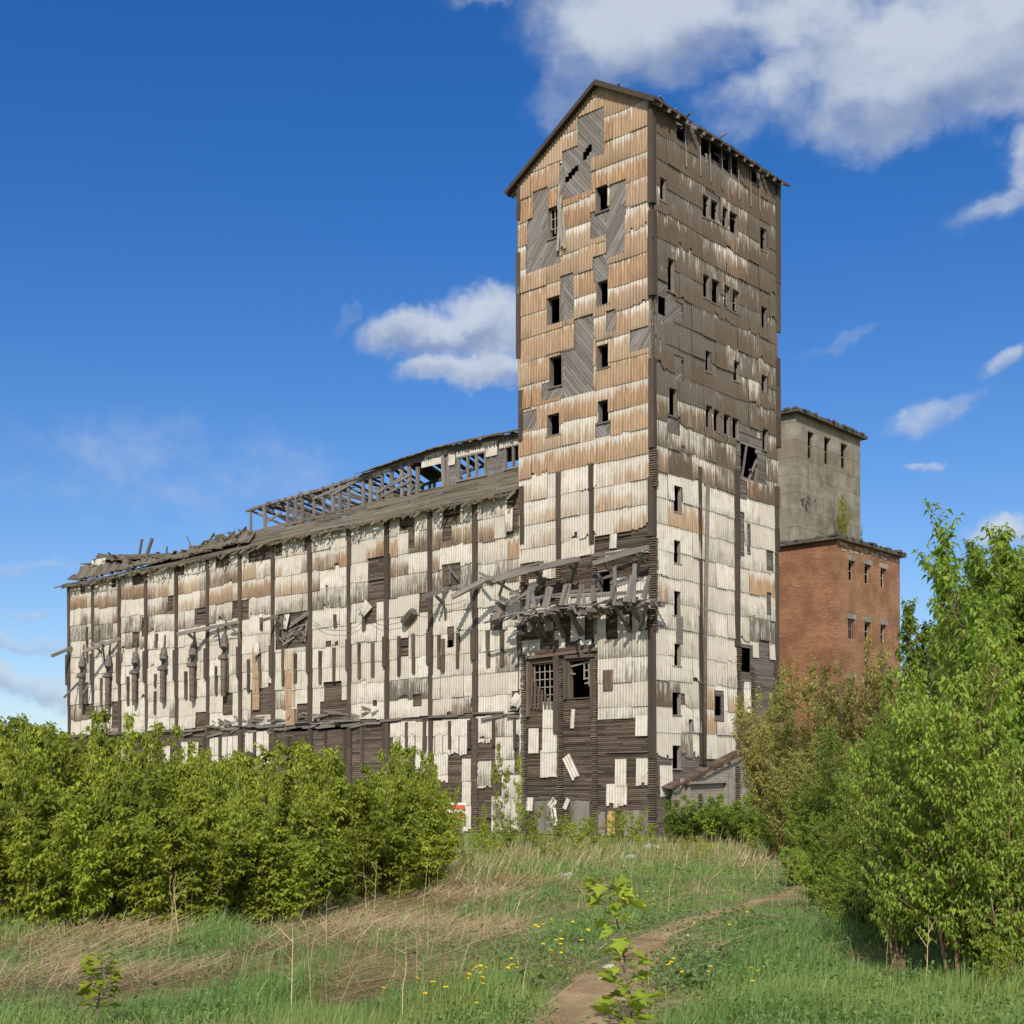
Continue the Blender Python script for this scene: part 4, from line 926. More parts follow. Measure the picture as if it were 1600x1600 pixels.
for i in range(13):
    a = rn.uniform(0,6.28); r_ = rn.uniform(.05,.9)*(.5+.5*abs(math.cos(a))); x, y = u+r_*math.cos(a)*1.1, z+r_*math.sin(a)*.7; s = rn.uniform(.05,.16)
    mb.fbox(CS, x-s, x+s, y-s*.7, y+s*.7, -.05, rn.uniform(.01,.06), rn.uniform(-1,1))
build_split(mb, 'spalled_patch', M['slab'], conc)

# ------------------------------------------------------------------ lean-to at the foot of the side wall
lean = thing('lean_to_shed', 'low grey boarded lean-to with a rusty sloping roof edge against the side wall', 'shed', SIDE.P(5, 0, .3))
SF = Face(SIDE.P(0,0,.34)[:2], RD, (-LD[0],-LD[1]))
a0, z0_ = SF.uz(1046, 1229); a1, z1_ = SF.uz(1200, 1152); sl = (z1_-z0_)/(a1-a0)
mb = MB(); planks(mb, SF, (a0+.2, SF.uz(1138,1250)[0], 0, 6), 0, .13, [], ((-sl,1,z0_-sl*a0-.1),), tone=(.5,1), warm=.2, seed=91); mb.build('boarding', M['wood_pale'], lean)
mb = MB(); b0 = SF.uz(1138,1250)[0]
mb.face([SF.P(b0,0),SF.P(a1,0),SF.P(a1,z1_-.12),SF.P(b0,z0_+sl*(b0-a0)-.12)], None, [(b0,0),(a1,0),(a1,z1_),(b0,2)])
mb.face([SF.P(a1,0),SF.P(a1,0,-.32),SF.P(a1,z1_,-.32),SF.P(a1,z1_)]); 
mb.face([SF.P(a0+.2,0,-.05),SF.P(b0,0,-.05),SF.P(b0,z0_+sl*(b0-a0)-.15,-.05),SF.P(a0+.2,z0_-.1,-.05)]); mb.build('wall', M['render'], lean)
mb = MB(); mb.wear = (.3,.5,.5); mb.vary = .3; n = 30
for k in range(n):
    u = a0-.2+(a1-a0+.4)*k/n; u2 = a0-.2+(a1-a0+.4)*(k+1)/n-.01; e = rr.uniform(.05,.22); h = lambda x: z0_+sl*(x-a0)
    mb.hexa([SF.P(u,h(u)-.05,e),SF.P(u2,h(u2)-.05,e),SF.P(u2,h(u2)+.01,-.32),SF.P(u,h(u)+.01,-.32),SF.P(u,h(u),e),SF.P(u2,h(u2),e),SF.P(u2,h(u2)+.06,-.32),SF.P(u,h(u)+.06,-.32)])
rt = mb.build('roof', M['wood_dark'], lean); mb = MB()
for k in range(18):
    u = a0+(a1-a0)*k/18; u2 = a0+(a1-a0)*(k+1)/18; h = lambda x: z0_+sl*(x-a0); mb.beam(SF.P(u,h(u)-.05+rr.uniform(-.03,.03),.24), SF.P(u2,h(u2)-.05,.24), .04, .10)
mb.build('flashing', M['rust'], rt)
mb = MB(); teeth(mb, SF, SF.uz(1152,1240)[0], .34, 0, SF.uz(1152,1196)[1], .1); teeth(mb, SF, SF.uz(1093,1250)[0], .3, 0, SF.uz(1093,1240)[1], .1); build_split(mb, 'stacked_plank_ends', M['wood_dark'], lean)
mb = MB(); mb.wear = (.7,.1,.5)
for x in (1064,1074,1133,1140): u, z = SF.uz(x, 1216); vb(SF, x, 1216, 1262, .2, .02, .1, 1)
mb.beam(SF.X(1064,1224,.06), SF.X(1132,1221,.06), .1, .3, up=(SF.N[0],SF.N[1],0)); build_split(mb, 'post', M['wood_pale'], lean)
# ------------------------------------------------------------------ ground
def sstep(x, a, b): t = np.clip((np.asarray(x, float)-a)/(b-a), 0, 1); return t*t*(3-2*t)
_lat = RNG.random((64,64))
def vnoise(x, y):
    x = np.asarray(x, float); y = np.asarray(y, float); xi = np.floor(x).astype(int); yi = np.floor(y).astype(int); fx, fy = x-xi, y-yi
    fx = fx*fx*(3-2*fx); fy = fy*fy*(3-2*fy); g = lambda a, b: _lat[a % 64, b % 64]
    return (g(xi,yi)*(1-fx)+g(xi+1,yi)*fx)*(1-fy)+(g(xi,yi+1)*(1-fx)+g(xi+1,yi+1)*fx)*fy
def zg(x, y):
    x = np.asarray(x, float); y = np.asarray(y, float)
    z = .5*(1-sstep(y, 12, 44))
    near = 1-sstep(np.hypot(x, y), 45, 80)
    return z+near*((vnoise(x*.35+9, y*.35)-.5)*.16+(vnoise(x*1.1, y*1.1+5)-.5)*.06)*(1-.7*sstep(y,40,50))
def ground_at(px, py):
    r = ray(px, py); lo, hi = 2.0, 400.0
    for _ in range(60):
        m_ = (lo+hi)/2
        if EYE_Z+r[2]*m_ > float(zg(r[0]*m_, m_)): lo = m_
        else: hi = m_
    return Vector((r[0]*lo, lo, float(zg(r[0]*lo, lo))))
PATH = [(-.2,6.5,.32)]+[(*ground_at(x, y)[:2], w) for x, y, w in ((925,1590,.30),(945,1545,.26),(990,1500,.20),(1030,1462,.17),(1062,1442,.16),(1110,1430,.13),(1165,1416,.12),(1215,1400,.12))]
last = PATH[-1]; PATH += [(last[0]+1.3, last[1]+2.2, .32), (last[0]+2.2, last[1]+6, .3), (last[0]+3, last[1]+12, .3)]
PP = []
for (a, b) in zip(PATH, PATH[1:]):
    for k in range(10): t = k/10; PP.append([a[i]+(b[i]-a[i])*t for i in range(3)])
PP = np.array(PP)
for _ in range(6): PP[1:-1] = (PP[:-2]+PP[1:-1]*2+PP[2:])/4
def path_d(x, y):
    x = np.asarray(x, float); y = np.asarray(y, float); d = np.full(x.shape, 99.0)
    for p in PP[::3]: d = np.minimum(d, np.hypot(x-p[0], y-p[1])-p[2])
    return d
def mat_ground():
    m, t = new_mat('rough_ground'); co = t.add('ShaderNodeTexCoord').outputs['Object']
    n = t.noise(co, .8, 6, .65); f = t.noise(co, 9, 5, .7); n3 = t.noise(co, .22, 3, .5)
    c = t.mix(t.ss(n, .35, .65), (.085,.12,.04), (.19,.185,.085)); c = t.mix(t.ss(f, .4, .75), c, (.33,.26,.15))
    c = t.mix(t.m('MULTIPLY', t.ss(n3, .4, .6), .5), c, (.08,.11,.03))
    return finish(m, t, c, .95, t.bump(f, .6, .05), .1)
xs = np.unique(np.concatenate([np.linspace(-16,16,129), np.sign(np.linspace(-1,1,80))*16*(1+np.abs(np.linspace(-1,1,80))*0)+np.sign(np.linspace(-1,1,80))*np.abs(np.linspace(-1,1,80))**3*3000]))
ys = np.unique(np.concatenate([np.linspace(2,34,129), np.linspace(34,100,67), 100*np.linspace(1,5.5,26)**2, -2000*np.linspace(0,1,14)**2+2]))
X, Y = np.meshgrid(xs, ys); Z = zg(X, Y); ny, nx = X.shape
V = np.stack([X,Y,Z], -1).reshape(-1,3); I = (np.arange(ny-1)[:,None]*nx+np.arange(nx-1)[None,:]).ravel()
Fc = np.concatenate([np.stack([I,I+1,I+nx+1],-1), np.stack([I,I+nx+1,I+nx],-1)])
me = tri_mesh('ground', V, Fc, np.zeros((len(Fc),3)), mat_ground()); me.polygons.foreach_set('use_smooth', [True]*len(me.polygons))
o = bpy.data.objects.new('ground', me); COL.objects.link(o); tag(o, kind='structure')
def mat_path():
    m, t = new_mat('trodden_dirt'); co = t.add('ShaderNodeTexCoord').outputs['Object']
    n = t.noise(co, 2.0, 6, .65); f = t.noise(co, 24, 5, .75)
    c = t.mix(t.ss(n, .35, .65), (.27,.18,.095), (.47,.335,.18)); c = t.mix(t.m('MULTIPLY', f, .5), c, (.20,.155,.095))
    return finish(m, t, c, .95, t.bump(f, .7, .04), .1)
V, Fc = [], []; K = 13
for i, p in enumerate(PP):
    q = PP[min(i+1,len(PP)-1)]-PP[max(i-1,0)]; nrm = np.array([-q[1], q[0]]); nrm /= np.hypot(*nrm)+1e-9
    for k in range(K):
        s = (k/(K-1)*2-1); wv = p[2]*1.3*(1+.9*(vnoise(i*.35+(0 if s < 0 else 40), 3.0)-.5)); x, y = p[0]+nrm[0]*s*wv, p[1]+nrm[1]*s*wv
        V.append((x, y, float(zg(x,y))+.016-.03*abs(s)**6-.012*(1-s*s)))
for i in range(len(PP)-1):
    for k in range(K-1):
        a = i*K+k; Fc += [(a,a+1,a+K+1),(a,a+K+1,a+K)]
me = tri_mesh('path', V, np.array(Fc), np.zeros((len(Fc),3)), mat_path()); me.polygons.foreach_set('use_smooth', [True]*len(me.polygons))
o = bpy.data.objects.new('path', me); COL.objects.link(o); tag(o, kind='structure')

# ------------------------------------------------------------------ grass
def wedge(n, y0, y1, half=.43, pw=1.0):
    y = y0+(y1-y0)*RNG.random(n)**pw; x = (RNG.random(n)*2-1)*half*y*1.05; return x, y
DRY = [(60,1535,130,45),(330,1545,230,32),(450,1500,120,40),(620,1450,230,55),(150,1470,140,22),(700,1400,170,40),(560,1550,120,25),(30,1440,60,20),(900,1338,130,16),(1120,1340,170,14),(760,1362,120,22),(1000,1318,160,8)]
DRW = []
for px, py, rx, ry in DRY:
    c = ground_at(px, py); a = ground_at(px, py-ry); DRW.append((c.x, c.y, rx/F_PX*c.y, abs(a.y-c.y)))
def dry(x, y):
    d = np.zeros_like(x)
    for a, b, rx, ry in DRW: d = np.maximum(d, np.exp(-((x-a)/rx)**2-((y-b)/ry)**2))
    return np.clip(d*1.2+(vnoise(x*1.6, y*1.1)-.55)*1.1, 0, 1)
def blades(x, y, h, w, lean, az, tint, curve=.5, zb=0.0):
    n = len(x); z = zg(x, y)+zb; b = np.stack([x,y,z-.01], -1)
    f = np.stack([np.cos(az), np.sin(az), np.zeros(n)], -1); sd = np.stack([-np.sin(az+.7), np.cos(az+.7), np.zeros(n)], -1)*(w/2)[:,None]
    up = np.array([0,0,1.0]); ln = lean[:,None]; hh = h[:,None]
    m_ = b+(up*np.cos(ln*.6)+f*np.sin(ln*.6))*hh*.55; t = m_+(up*np.cos(ln*(1+curve))+f*np.sin(ln*(1+curve)))*hh*.5
    V = np.stack([b-sd, b+sd, m_-sd*.8, m_+sd*.8, t], 1).reshape(-1,3); k = (np.arange(n)*5)[:,None]
    Fc = np.concatenate([k+np.array([[0,1,3]]), k+np.array([[0,3,2]]), k+np.array([[2,3,4]])], 1).reshape(-1,3)
    return V, Fc, np.repeat(tint, 3, 0)
def stuff(name, V, Fc, T, mat):
    me = tri_mesh(name, V, Fc, T, mat); o = bpy.data.objects.new(name, me); COL.objects.link(o); return tag(o, kind='stuff')
parts = []
for n, y0, y1, h0, h1, w in ((42000,7.6,10.5,.12,.32,.007),(60000,10.5,16,.12,.30,.0085),(80000,16,28,.09,.25,.012),(80000,28,58,.10,.36,.021)):
    x, y = wedge(n, y0, y1); d = dry(x, y); pd = path_d(x, y); cl = vnoise(x*1.5+3, y*1.5)
    keep = (RNG.random(n) > np.clip(d*1.25-.12,0,.96)*np.where(y > 27, .45, 1)) & ((pd > 0.02+RNG.random(n)*.22+.1*sstep(y,12,16)) | ((pd > -.4) & (RNG.random(n) < .10+.8*(vnoise(x*2.2+5,y*1.2) > .6)))) & (RNG.random(n) < .35+cl*.95)
    infr = (y < 15) & (x > -.2*y); x, y, cl = x[keep], y[keep], cl[keep]; k = len(x)
    h = (h0+(h1-h0)*RNG.random(k)**1.7)*(.4+1.15*cl*cl); h *= np.clip(path_d(x, y)*(.9-.5*sstep(y,12,18))+.2, .2, 1)
    t = np.stack([RNG.random(k)*.75+cl*.25, (vnoise(x*.7, y*.7+20) > .55)*RNG.random(k)*.9, RNG.random(k)], -1)
    parts.append(blades(x, y, h, np.full(k, w)*(.7+.6*RNG.random(k)), RNG.random(k)*.7, RNG.random(k)*6.283, t))
n = 150000; x = (RNG.random(n)*2-1)*44; y = -8+78*RNG.random(n); keep = (np.abs(x) > .43*y) & (path_d(x,y) > .1) & (RNG.random(n) < .25+vnoise(x*.6,y*.6)) & (np.hypot(x,y) > 2); x, y = x[keep], y[keep]; k = len(x)
parts.append(blades(x, y, .1+.3*RNG.random(k)**1.5, np.full(k,.03), RNG.random(k)*.9, RNG.random(k)*6.283, np.stack([RNG.random(k), (vnoise(x*.7, y*.7+20) > .55)*RNG.random(k)*.9, RNG.random(k)], -1)))
off = 0; VV, FF, TT = [], [], []
for V, Fc, t in parts: VV.append(V); FF.append(Fc+off); TT.append(t); off += len(V)
stuff('grass', np.concatenate(VV), np.concatenate(FF), np.concatenate(TT), M['grass'])
# low broad leaved ground cover
parts = []; 
x, y = wedge(90000, 7.6, 40, pw=1.35); d = dry(x, y); keep = (path_d(x,y) > .03) & (vnoise(x*.9+7, y*.9+2) > .42) & (RNG.random(len(x)) > d*.9); x, y = x[keep], y[keep]; k = len(x)
L = (.02+.032*RNG.random(k))*(.8+y/30); az = RNG.random(k)*6.283; el = RNG.random(k)*1.0-.1
dirv = np.stack([np.cos(az)*np.cos(el), np.sin(az)*np.cos(el), np.sin(el)], -1); sd = np.stack([-np.sin(az), np.cos(az), RNG.normal(0,.3,k)], -1)
b = np.stack([x, y, zg(x,y)+.02+RNG.random(k)**2*.16], -1); md = b+dirv*(L*.45)[:,None]+np.array([0,0,.01])
V = np.stack([b, md-sd*(L*.3)[:,None], b+dirv*L[:,None], md+sd*(L*.3)[:,None]], 1).reshape(-1,3); kk = (np.arange(k)*4)[:,None]
stuff('ground_cover', V, np.concatenate([kk+np.array([[0,1,2]]), kk+np.array([[0,2,3]])], 1).reshape(-1,3), np.repeat(np.stack([RNG.random(k), RNG.random(k)*.3, RNG.random(k)], -1), 2, 0), M['grass'])
# dead straw: flattened mats and standing stems
parts = []
n = 120000; x, y = wedge(n, 7.8, 26, pw=1.3); d = dry(x, y); keep = (RNG.random(n) < d**1.5*.8) & (path_d(x,y) > .05); x, y, d = x[keep], y[keep], d[keep]; k = len(x)
az0 = vnoise(x*.5+11, y*.5)*6.0; parts.append(blades(x, y, .2+.55*RNG.random(k), (.004+.004*RNG.random(k))*np.clip(y/11,1,2.2), (1.28+.3*RNG.random(k))/.6, az0+RNG.normal(0,1.1,k), np.stack([RNG.random(k)**1.3, (RNG.random(k) < .3)*RNG.random(k), RNG.random(k)], -1), -.4, .02+RNG.random(k)**2*.13*d))
n = 60000; x, y = wedge(n, 24, 54); d = dry(x, y); keep = (RNG.random(n) < d*.38) & (path_d(x,y) > .05); x, y, d = x[keep], y[keep], d[keep]; k = len(x)
parts.append(blades(x, y, .15+.4*RNG.random(k), (.009+.008*RNG.random(k)), (.5+1.0*RNG.random(k))/.6, RNG.random(k)*6.283, np.stack([RNG.random(k)**1.4, (RNG.random(k) < .45)*RNG.random(k), RNG.random(k)], -1), -.4, RNG.random(k)**2*.1))
n = 34000; x, y = wedge(n, 9, 52); d = dry(x, y); keep = (RNG.random(n) < .05+.12*d+.5*sstep(y, 30, 44)*(vnoise(x*.5,y*.5+8) > .33)) & (path_d(x,y) > .15); x, y = x[keep], y[keep]; k = len(x)
parts.append(blades(x, y, .1+.5*RNG.random(k)**2.2*(1+.5*sstep(y,30,44)), np.full(k,.005)*np.clip(y/12,1,2.6), RNG.random(k)*.9, RNG.random(k)*6.283, np.stack([RNG.random(k), RNG.random(k)*.5, RNG.random(k)], -1), .3))
off = 0; VV, FF, TT = [], [], []
for V, Fc, t in parts: VV.append(V); FF.append(Fc+off); TT.append(t); off += len(V)
stuff('dry_grass', np.concatenate(VV), np.concatenate(FF), np.concatenate(TT), M['straw'])
# ------------------------------------------------------------------ plants
def unit(v): return v/np.maximum(1e-6, np.linalg.norm(v, axis=-1, keepdims=True))
def leaves_to_mesh(name, P, D, L, ratio, tint, mat, rng, fold=.25, droop=.25):
    n = len(P); D = unit(D); up = np.array([0,0,1.0]); S = unit(np.cross(D, up+rng.normal(0,.35,(n,3)))); N = np.cross(S, D)
    l = L[:,None]; mid = P+D*l*.42+N*l*.05
    tip = P+D*l+np.array([0,0,-1.0])*l*droop; w = l*ratio*.5
    V = np.stack([P, mid-S*w+N*w*fold*1.6, mid, mid+S*w+N*w*fold*1.6, tip], 1).reshape(-1,3); k = (np.arange(n)*5)[:,None]
    Fc = np.concatenate([k+np.array([[0,2,1]]), k+np.array([[0,3,2]]), k+np.array([[1,2,4]]), k+np.array([[2,3,4]])], 1).reshape(-1,3)
    return tri_mesh(name, V, Fc, np.repeat(tint, 4, 0), mat)
def plant_meshes(seed, H, Rr, nst, nsh, nodes, leaf, mat, bark, bare=.12, shoot=.5, nlf=4, ratio=.58, trunk=.03, lean=.0, up=.5, yellow=.3, gapf=0.0):
    rng = np.random.default_rng(seed); rn = random.Random(seed); mb = MB(); stems = []
    for s in range(nst):
        a = 6.283*(s+rn.random()*.7)/nst; rt = Rr*rn.uniform(.2,.95) if nst > 1 else Rr*.1; h = H*(rn.uniform(.62,.97) if s else .97)
        b = np.array([.06*Rr*math.cos(a), .06*Rr*math.sin(a), -.05]); pts = []; ph = rn.random()*6
        for k in range(9):
            t = k/8; rr_ = rt*t**1.25
            pts.append(b+np.array([math.cos(a)*rr_+.05*Rr*math.sin(ph+t*5)+lean*H*t, math.sin(a)*rr_+.05*Rr*math.cos(ph*2+t*4), h*t]))
        stems.append((np.array(pts), h)); mb.tube([Vector(p) for p in pts], [trunk*(1-.85*k/8)*rn.uniform(.75,1.1) for k in range(9)], 6, False)
    P, O, SH = [], [], []
    for i in range(nsh):
        pts, h = stems[rn.randrange(nst)]; t = bare+(1-bare)*rn.random()**.8
        if i < nst*2: pts, h = stems[i % nst]; t = .96
        x = t*8; k = min(7, int(x)); p = pts[k]+(pts[k+1]-pts[k])*(x-k)
        a = rn.random()*6.283; e = rn.uniform(up*.3, up*1.5) if t < .93 else rn.uniform(.8,1.5)
        ln = Rr*shoot*(.55+.6*(1-t)**.7)*rn.uniform(.5,1.3)
        d = np.array([math.cos(a)*math.cos(e), math.sin(a)*math.cos(e), math.sin(e)])
        q = [p+d*ln*s_+np.array([0,0,1])*ln*(.18*s_*s_) for s_ in (0,.5,1)]
        mb.tube([Vector(v) for v in q], [trunk*.22, trunk*.15, trunk*.06], 4, False)
        nn = max(2, int(nodes*rn.uniform(.6,1.2)*(.5+ln/(Rr*shoot))))
        tone = rn.random()
        for j in range(nn):
            s_ = (j+.6+rn.random()*.4)/nn; s_ = .12+.88*s_; z_ = p+d*ln*s_+np.array([0,0,1])*ln*.18*s_*s_
            b = rn.random()*6.283; o = np.array([math.cos(b), math.sin(b), rn.uniform(-.15,.7)])*.8+d*.6
            P.append(z_); O.append(o); SH.append((tone, rn.random()))
    P, O, SH = np.array(P), unit(np.array(O)), np.array(SH); n = len(P)
    sd = unit(np.cross(O, np.array([0,0,1.0])+rng.normal(0,.2,(n,3)))); pet = leaf*.9*rng.uniform(.6,1.2,n)[:,None]
    PP_, DD, LL, TT_ = [], [], [], []
    for j in range(nlf):
        side = 0 if j == 0 else (1 if j % 2 else -1); fr = 1.0 if j == 0 else (.55 if j < 3 else .2)
        PP_.append(P+O*pet*fr); dd = O*(1 if j == 0 else .55)+sd*side*.85+rng.normal(0,.22,(n,3))+np.array([0,0,-.85]); DD.append(dd)
        LL.append(leaf*rng.uniform(.65,1.2,n)*(1.1 if j == 0 else .9))
        TT_.append(np.stack([np.clip(SH[:,0]*.5+rng.random(n)*.5, 0, 1), (SH[:,1] < yellow)*rng.random(n)*.9, rng.random(n)], -1))
    me = leaves_to_mesh('crown', np.concatenate(PP_), np.concatenate(DD), np.concatenate(LL), ratio, np.concatenate(TT_), mat, rng)
    t = mb.build('trunk', bark); tm = t.data; bpy.data.objects.remove(t); return me, tm, H
def plant(name, label, cat, group, loc, var, H, wide=1.0, rz=None, parts=('crown','stem')):
    k = H/var[2]; r = thing(name, label, cat, loc, group, random.random()*6.283 if rz is None else rz)
    r.scale = (k*wide, k*wide, k); link_part(parts[0], var[0], r); link_part(parts[1], var[1], r); return r
def spot(px, d): r = ray(px, 1400); x = r[0]*d; return (x, d, float(zg(x, d)))
def top_h(y, d, loc): return EYE_Z+(HOR-y)/F_PX*d-loc[2]
TH = [plant_meshes(100+i, 2.6, .62, 5, 125, 8, .108, M['leaf'], M['bark'], bare=.05, shoot=.55, trunk=.018, up=.95, yellow=.22+.1*i) for i in range(4)]
WS = [plant_meshes(120+i, 3.6, .75, 3, 60, 6, .12, M['leaf'], M['bark'], bare=.25, shoot=.5, trunk=.022, up=.7, yellow=.5) for i in range(2)]
TR = [plant_meshes(140+i, 4.4, 1.4, 6+i, 430, 8, .092, M['leaf_tree'], M['bark_red'], bare=.13, shoot=.48, trunk=.034, up=.6, yellow=.12) for i in range(3)]
SP = plant_meshes(150, 4.6, .45, 3, 260, 8, .088, M['leaf_tree'], M['bark'], bare=.2, shoot=.75, trunk=.03, up=.85, yellow=.15)
OL = [plant_meshes(160+i, 6.0, 1.7, 7, 520, 8, .11, M['leaf_olive'], M['bark'], bare=.06, shoot=.5, trunk=.04, up=.55, nlf=3, yellow=.3) for i in range(2)]
BU = plant_meshes(170, 2.2, 1.3, 9, 260, 7, .12, M['leaf_tree'], M['bark'], bare=.04, shoot=.5, trunk=.022, up=.6, yellow=.15)
YS = plant_meshes(180, 1.3, .5, 4, 50, 6, .07, M['leaf_sap'], M['bark'], bare=.08, shoot=.6, trunk=.012, yellow=.3)
SKY = ([-80,0,60,110,160,200,250,300,350,400,450,500,560,620,660,700,735],[1150,1152,1150,1160,1168,1175,1188,1208,1198,1196,1186,1196,1198,1192,1206,1228,1258])
rn = random.Random(77)
def base_d(px): return ground_at(px, float(np.interp(px, [0,430,560,700,740],[1462,1462,1425,1392,1376]))).y
G1 = 'maple shrubs of the thicket before the storage wing'
for row, (dd, step, topf) in enumerate(((.9,38,lambda px: np.interp(px,[-60,700],[1262,1290])),(4.0,44,lambda px: np.interp(px,SKY[0],SKY[1])+40),(8.5,40,lambda px: np.interp(px,SKY[0],SKY[1])+4),(14,60,lambda px: np.interp(px,SKY[0],SKY[1])-2))):
    px = -330+row*13
    lim = (695, 690, 680, 660)[row]
    while px < lim:
        d = base_d(px)+dd+rn.uniform(-.4,.7); l = spot(px, d); H = max(1.0, top_h(float(topf(px))+rn.uniform(-22,30)+(rn.random() < .3)*rn.uniform(-30,0), d, l))
        w_ = rn.uniform(.85,1.25)*(2.6/H)**.5
        lab = ('leafy front row maple shrub rising from the grass edge of the thicket','dense green maple shrub in the middle of the thicket','tall maple shrub at the back of the thicket before the wing','tall maple shrub at the back of the thicket before the wing')[row]
        plant('maple_shrub', lab, 'shrub', ('front row maple shrubs of the thicket','middle maple shrubs of the thicket','rear maple shrubs of the thicket','rear maple shrubs of the thicket')[row], l, TH[rn.randrange(4)], H, w_)
        px += step*rn.uniform(.8,1.2)
for px, y, d, lb in ((104,1128,29,'wispy tall maple sapling at the left end corner of the wing'),(140,1112,30,'tallest leafy sapling top before the first grain spout'),(160,1108,31,'slim sapling top right under the second grain spout'),(222,1114,27,'yellow green sapling standing highest under the third grain spout'),
        (238,1128,28,'bushy yellow sapling just right of the highest thicket top'),(268,1134,28,'leaning sapling between the third and fourth grain spouts'),(305,1158,27,'thin sapling before the broken planks near the wing base'),(330,1182,26,'short sapling beside the white marked lower sheets'),(60,1148,30,'rounded green sapling against the sky beside the far trees'),(672,1186,26,'sparse sapling before the white lower sheets'),(700,1222,27,'thin leafy sapling beside the red and white board')):
    l = spot(px, d); plant('maple_sapling', lb, 'sapling', 'wispy saplings above the thicket', l, WS[rn.randrange(2)], top_h(y, d, l), .75)
for k in range(34):                                          # slender shoots that break the top line of the thicket
    px = rn.uniform(-20, 690); d = base_d(px)+rn.uniform(2, 11); l = spot(px, d); y = float(np.interp(px,SKY[0],SKY[1]))-rn.uniform(2,34)
    plant('maple_shoot', 'slender maple shoot sticking up out of the thicket', 'sapling', 'slender maple shoots over the thicket', l, WS[k % 2], max(1.2, top_h(y, d, l)), rn.uniform(.45,.7))
for px, y, d in ((689,1236,37.5),(700,1250,38),(712,1246,38.5),(722,1262,38)):
    l = spot(px, d); plant('maple_shoot', 'slender maple shoot growing in front of the striped board', 'sapling', 'slender maple shoots before the striped board', l, WS[int(px) % 2], top_h(y, d, l), .75)
# thin sapling climbing before the wing, small one before the yellow door
l = spot(782, 47); r = plant('maple_sapling', 'sparse thin sapling growing against the wing beside the tower', 'sapling', None, l, WS[0], top_h(1163, 47, l), .55)
l = spot(812, 48); plant('maple_sapling', 'small leafy sapling touching the toothed tower corner post', 'sapling', None, l, WS[1], top_h(1178, 48, l), .4)
l = spot(757, 45); plant('maple_sapling', 'low yellow green sapling at the foot of the toothed wing post', 'sapling', None, l, WS[1], top_h(1255, 45, l), .7)
l = spot(973, 52); plant('maple_sapling', 'little green sapling before the fresh yellow door boards', 'sapling', None, l, YS, top_h(1262, 52, l), .8)
# right hand trees
for px, d, y, v, w_, nm, lb in ((1492,11.4,1005,1,.85,'maple_tree','bushy maple tree on a forked brown trunk at the grass edge'),(1405,12.0,1150,0,.7,'maple_tree','smaller maple tree on a reddish trunk left of the forked one'),
        (1615,12.5,800,2,.85,'maple_tree','tallest maple tree filling the right edge of the view'),(1575,14.5,905,0,.85,'maple_tree','full maple tree behind the forked trunk'),(1500,15.5,1000,1,.75,'maple_tree','wide maple tree before the brick block'),(1660,13,830,1,1.0,'maple_tree','maple tree mostly cut by the right edge of the view'),
        (1352,19,1150,2,.8,'maple_tree','low rounded maple tree before the rubble'),(1515,18,960,2,.75,'maple_tree','maple tree in the dense middle of the right hand grove'),(1570,10.9,1130,2,.8,'maple_tree','low dark maple tree at the right edge beside the grass'),(1402,17,1105,0,.75,'maple_tree','maple tree just right of the brick corner')):
    l = spot(px, d); plant(nm, lb, 'tree', 'maple trees of the right hand grove', l, TR[v], top_h(y, d, l), w_, parts=('crown','trunk'))
for px, d, y, v, w_, lb in ((1272,25,1195,0,1.0,'maple tree at the rubble, first in the grove from the tower'),(1322,23,1140,1,.85,'maple tree below the brick corner'),(1375,21,1110,2,.75,'maple tree under the lower barred window'),(1292,19,1275,1,.95,'low maple tree at the end of the path'),(1352,16.5,1225,2,.9,'low maple tree behind the young shrubs'),(1440,14,1165,0,.85,'maple tree just behind the reddish trunk'),(1258,29,1235,2,.9,'small maple tree beside the pale rubble'),(1505,12.6,1125,0,.9,'maple tree between the two trunks and the edge'),(1550,12.2,1160,1,.85,'low maple tree in the shade near the edge'),(1330,15.2,1330,0,.9,'lowest maple tree overhanging the tall grass')):
    l = spot(px, d); plant('maple_tree', lb, 'tree', 'maple trees of the right hand grove', l, TR[v], top_h(y, d, l), w_, parts=('crown','trunk'))
for px, d, y, w_, lb in ((1432,17,945,.8,'slender spire topped maple against the sky beside the brick block'),(1515,16,885,.9,'spire topped maple in the centre of the grove skyline'),(1545,15.5,862,.85,'twin spire maple left of the tallest tree'),(1478,18,945,.85,'narrow maple between the two spire tops'),(1572,15,850,.9,'upright maple leaning towards the tallest tree'),(1592,14,812,.9,'spire topped maple highest at the view edge')):
    l = spot(px, d); plant('maple_tree', lb, 'tree', 'spire topped maples of the grove', l, SP, top_h(y, d, l), w_, parts=('crown','trunk'))
for px, d, y, v, w_, lb in ((1200,50,1055,0,.7,'olive green tree growing at the tower side wall'),(1250,46,1040,1,.95,'loose olive tree before the brick wall foot'),(1300,44,1052,0,.95,'olive tree before the brick corner'),(1345,42,1030,1,.85,'olive tree below the barred brick windows'),(1388,40,1010,0,.7,'tall olive tree at the right end of the brick block'),
        (1235,38,1160,1,1.0,'low olive tree over the pale rubble'),(1290,36,1175,0,1.0,'spreading olive tree before the brick base'),(1340,31,1160,1,.9,'olive tree beside the low rounded maple'),(1185,54,1100,1,.5,'thin olive tree over the lean to roof'),(1425,40,1020,1,.8,'olive tree half hidden behind the maple spires')):
    l = spot(px, d); plant('olive_tree', lb, 'tree', 'olive green trees beside the tower', l, OL[v], top_h(y, d, l), w_, parts=('crown','trunk'))
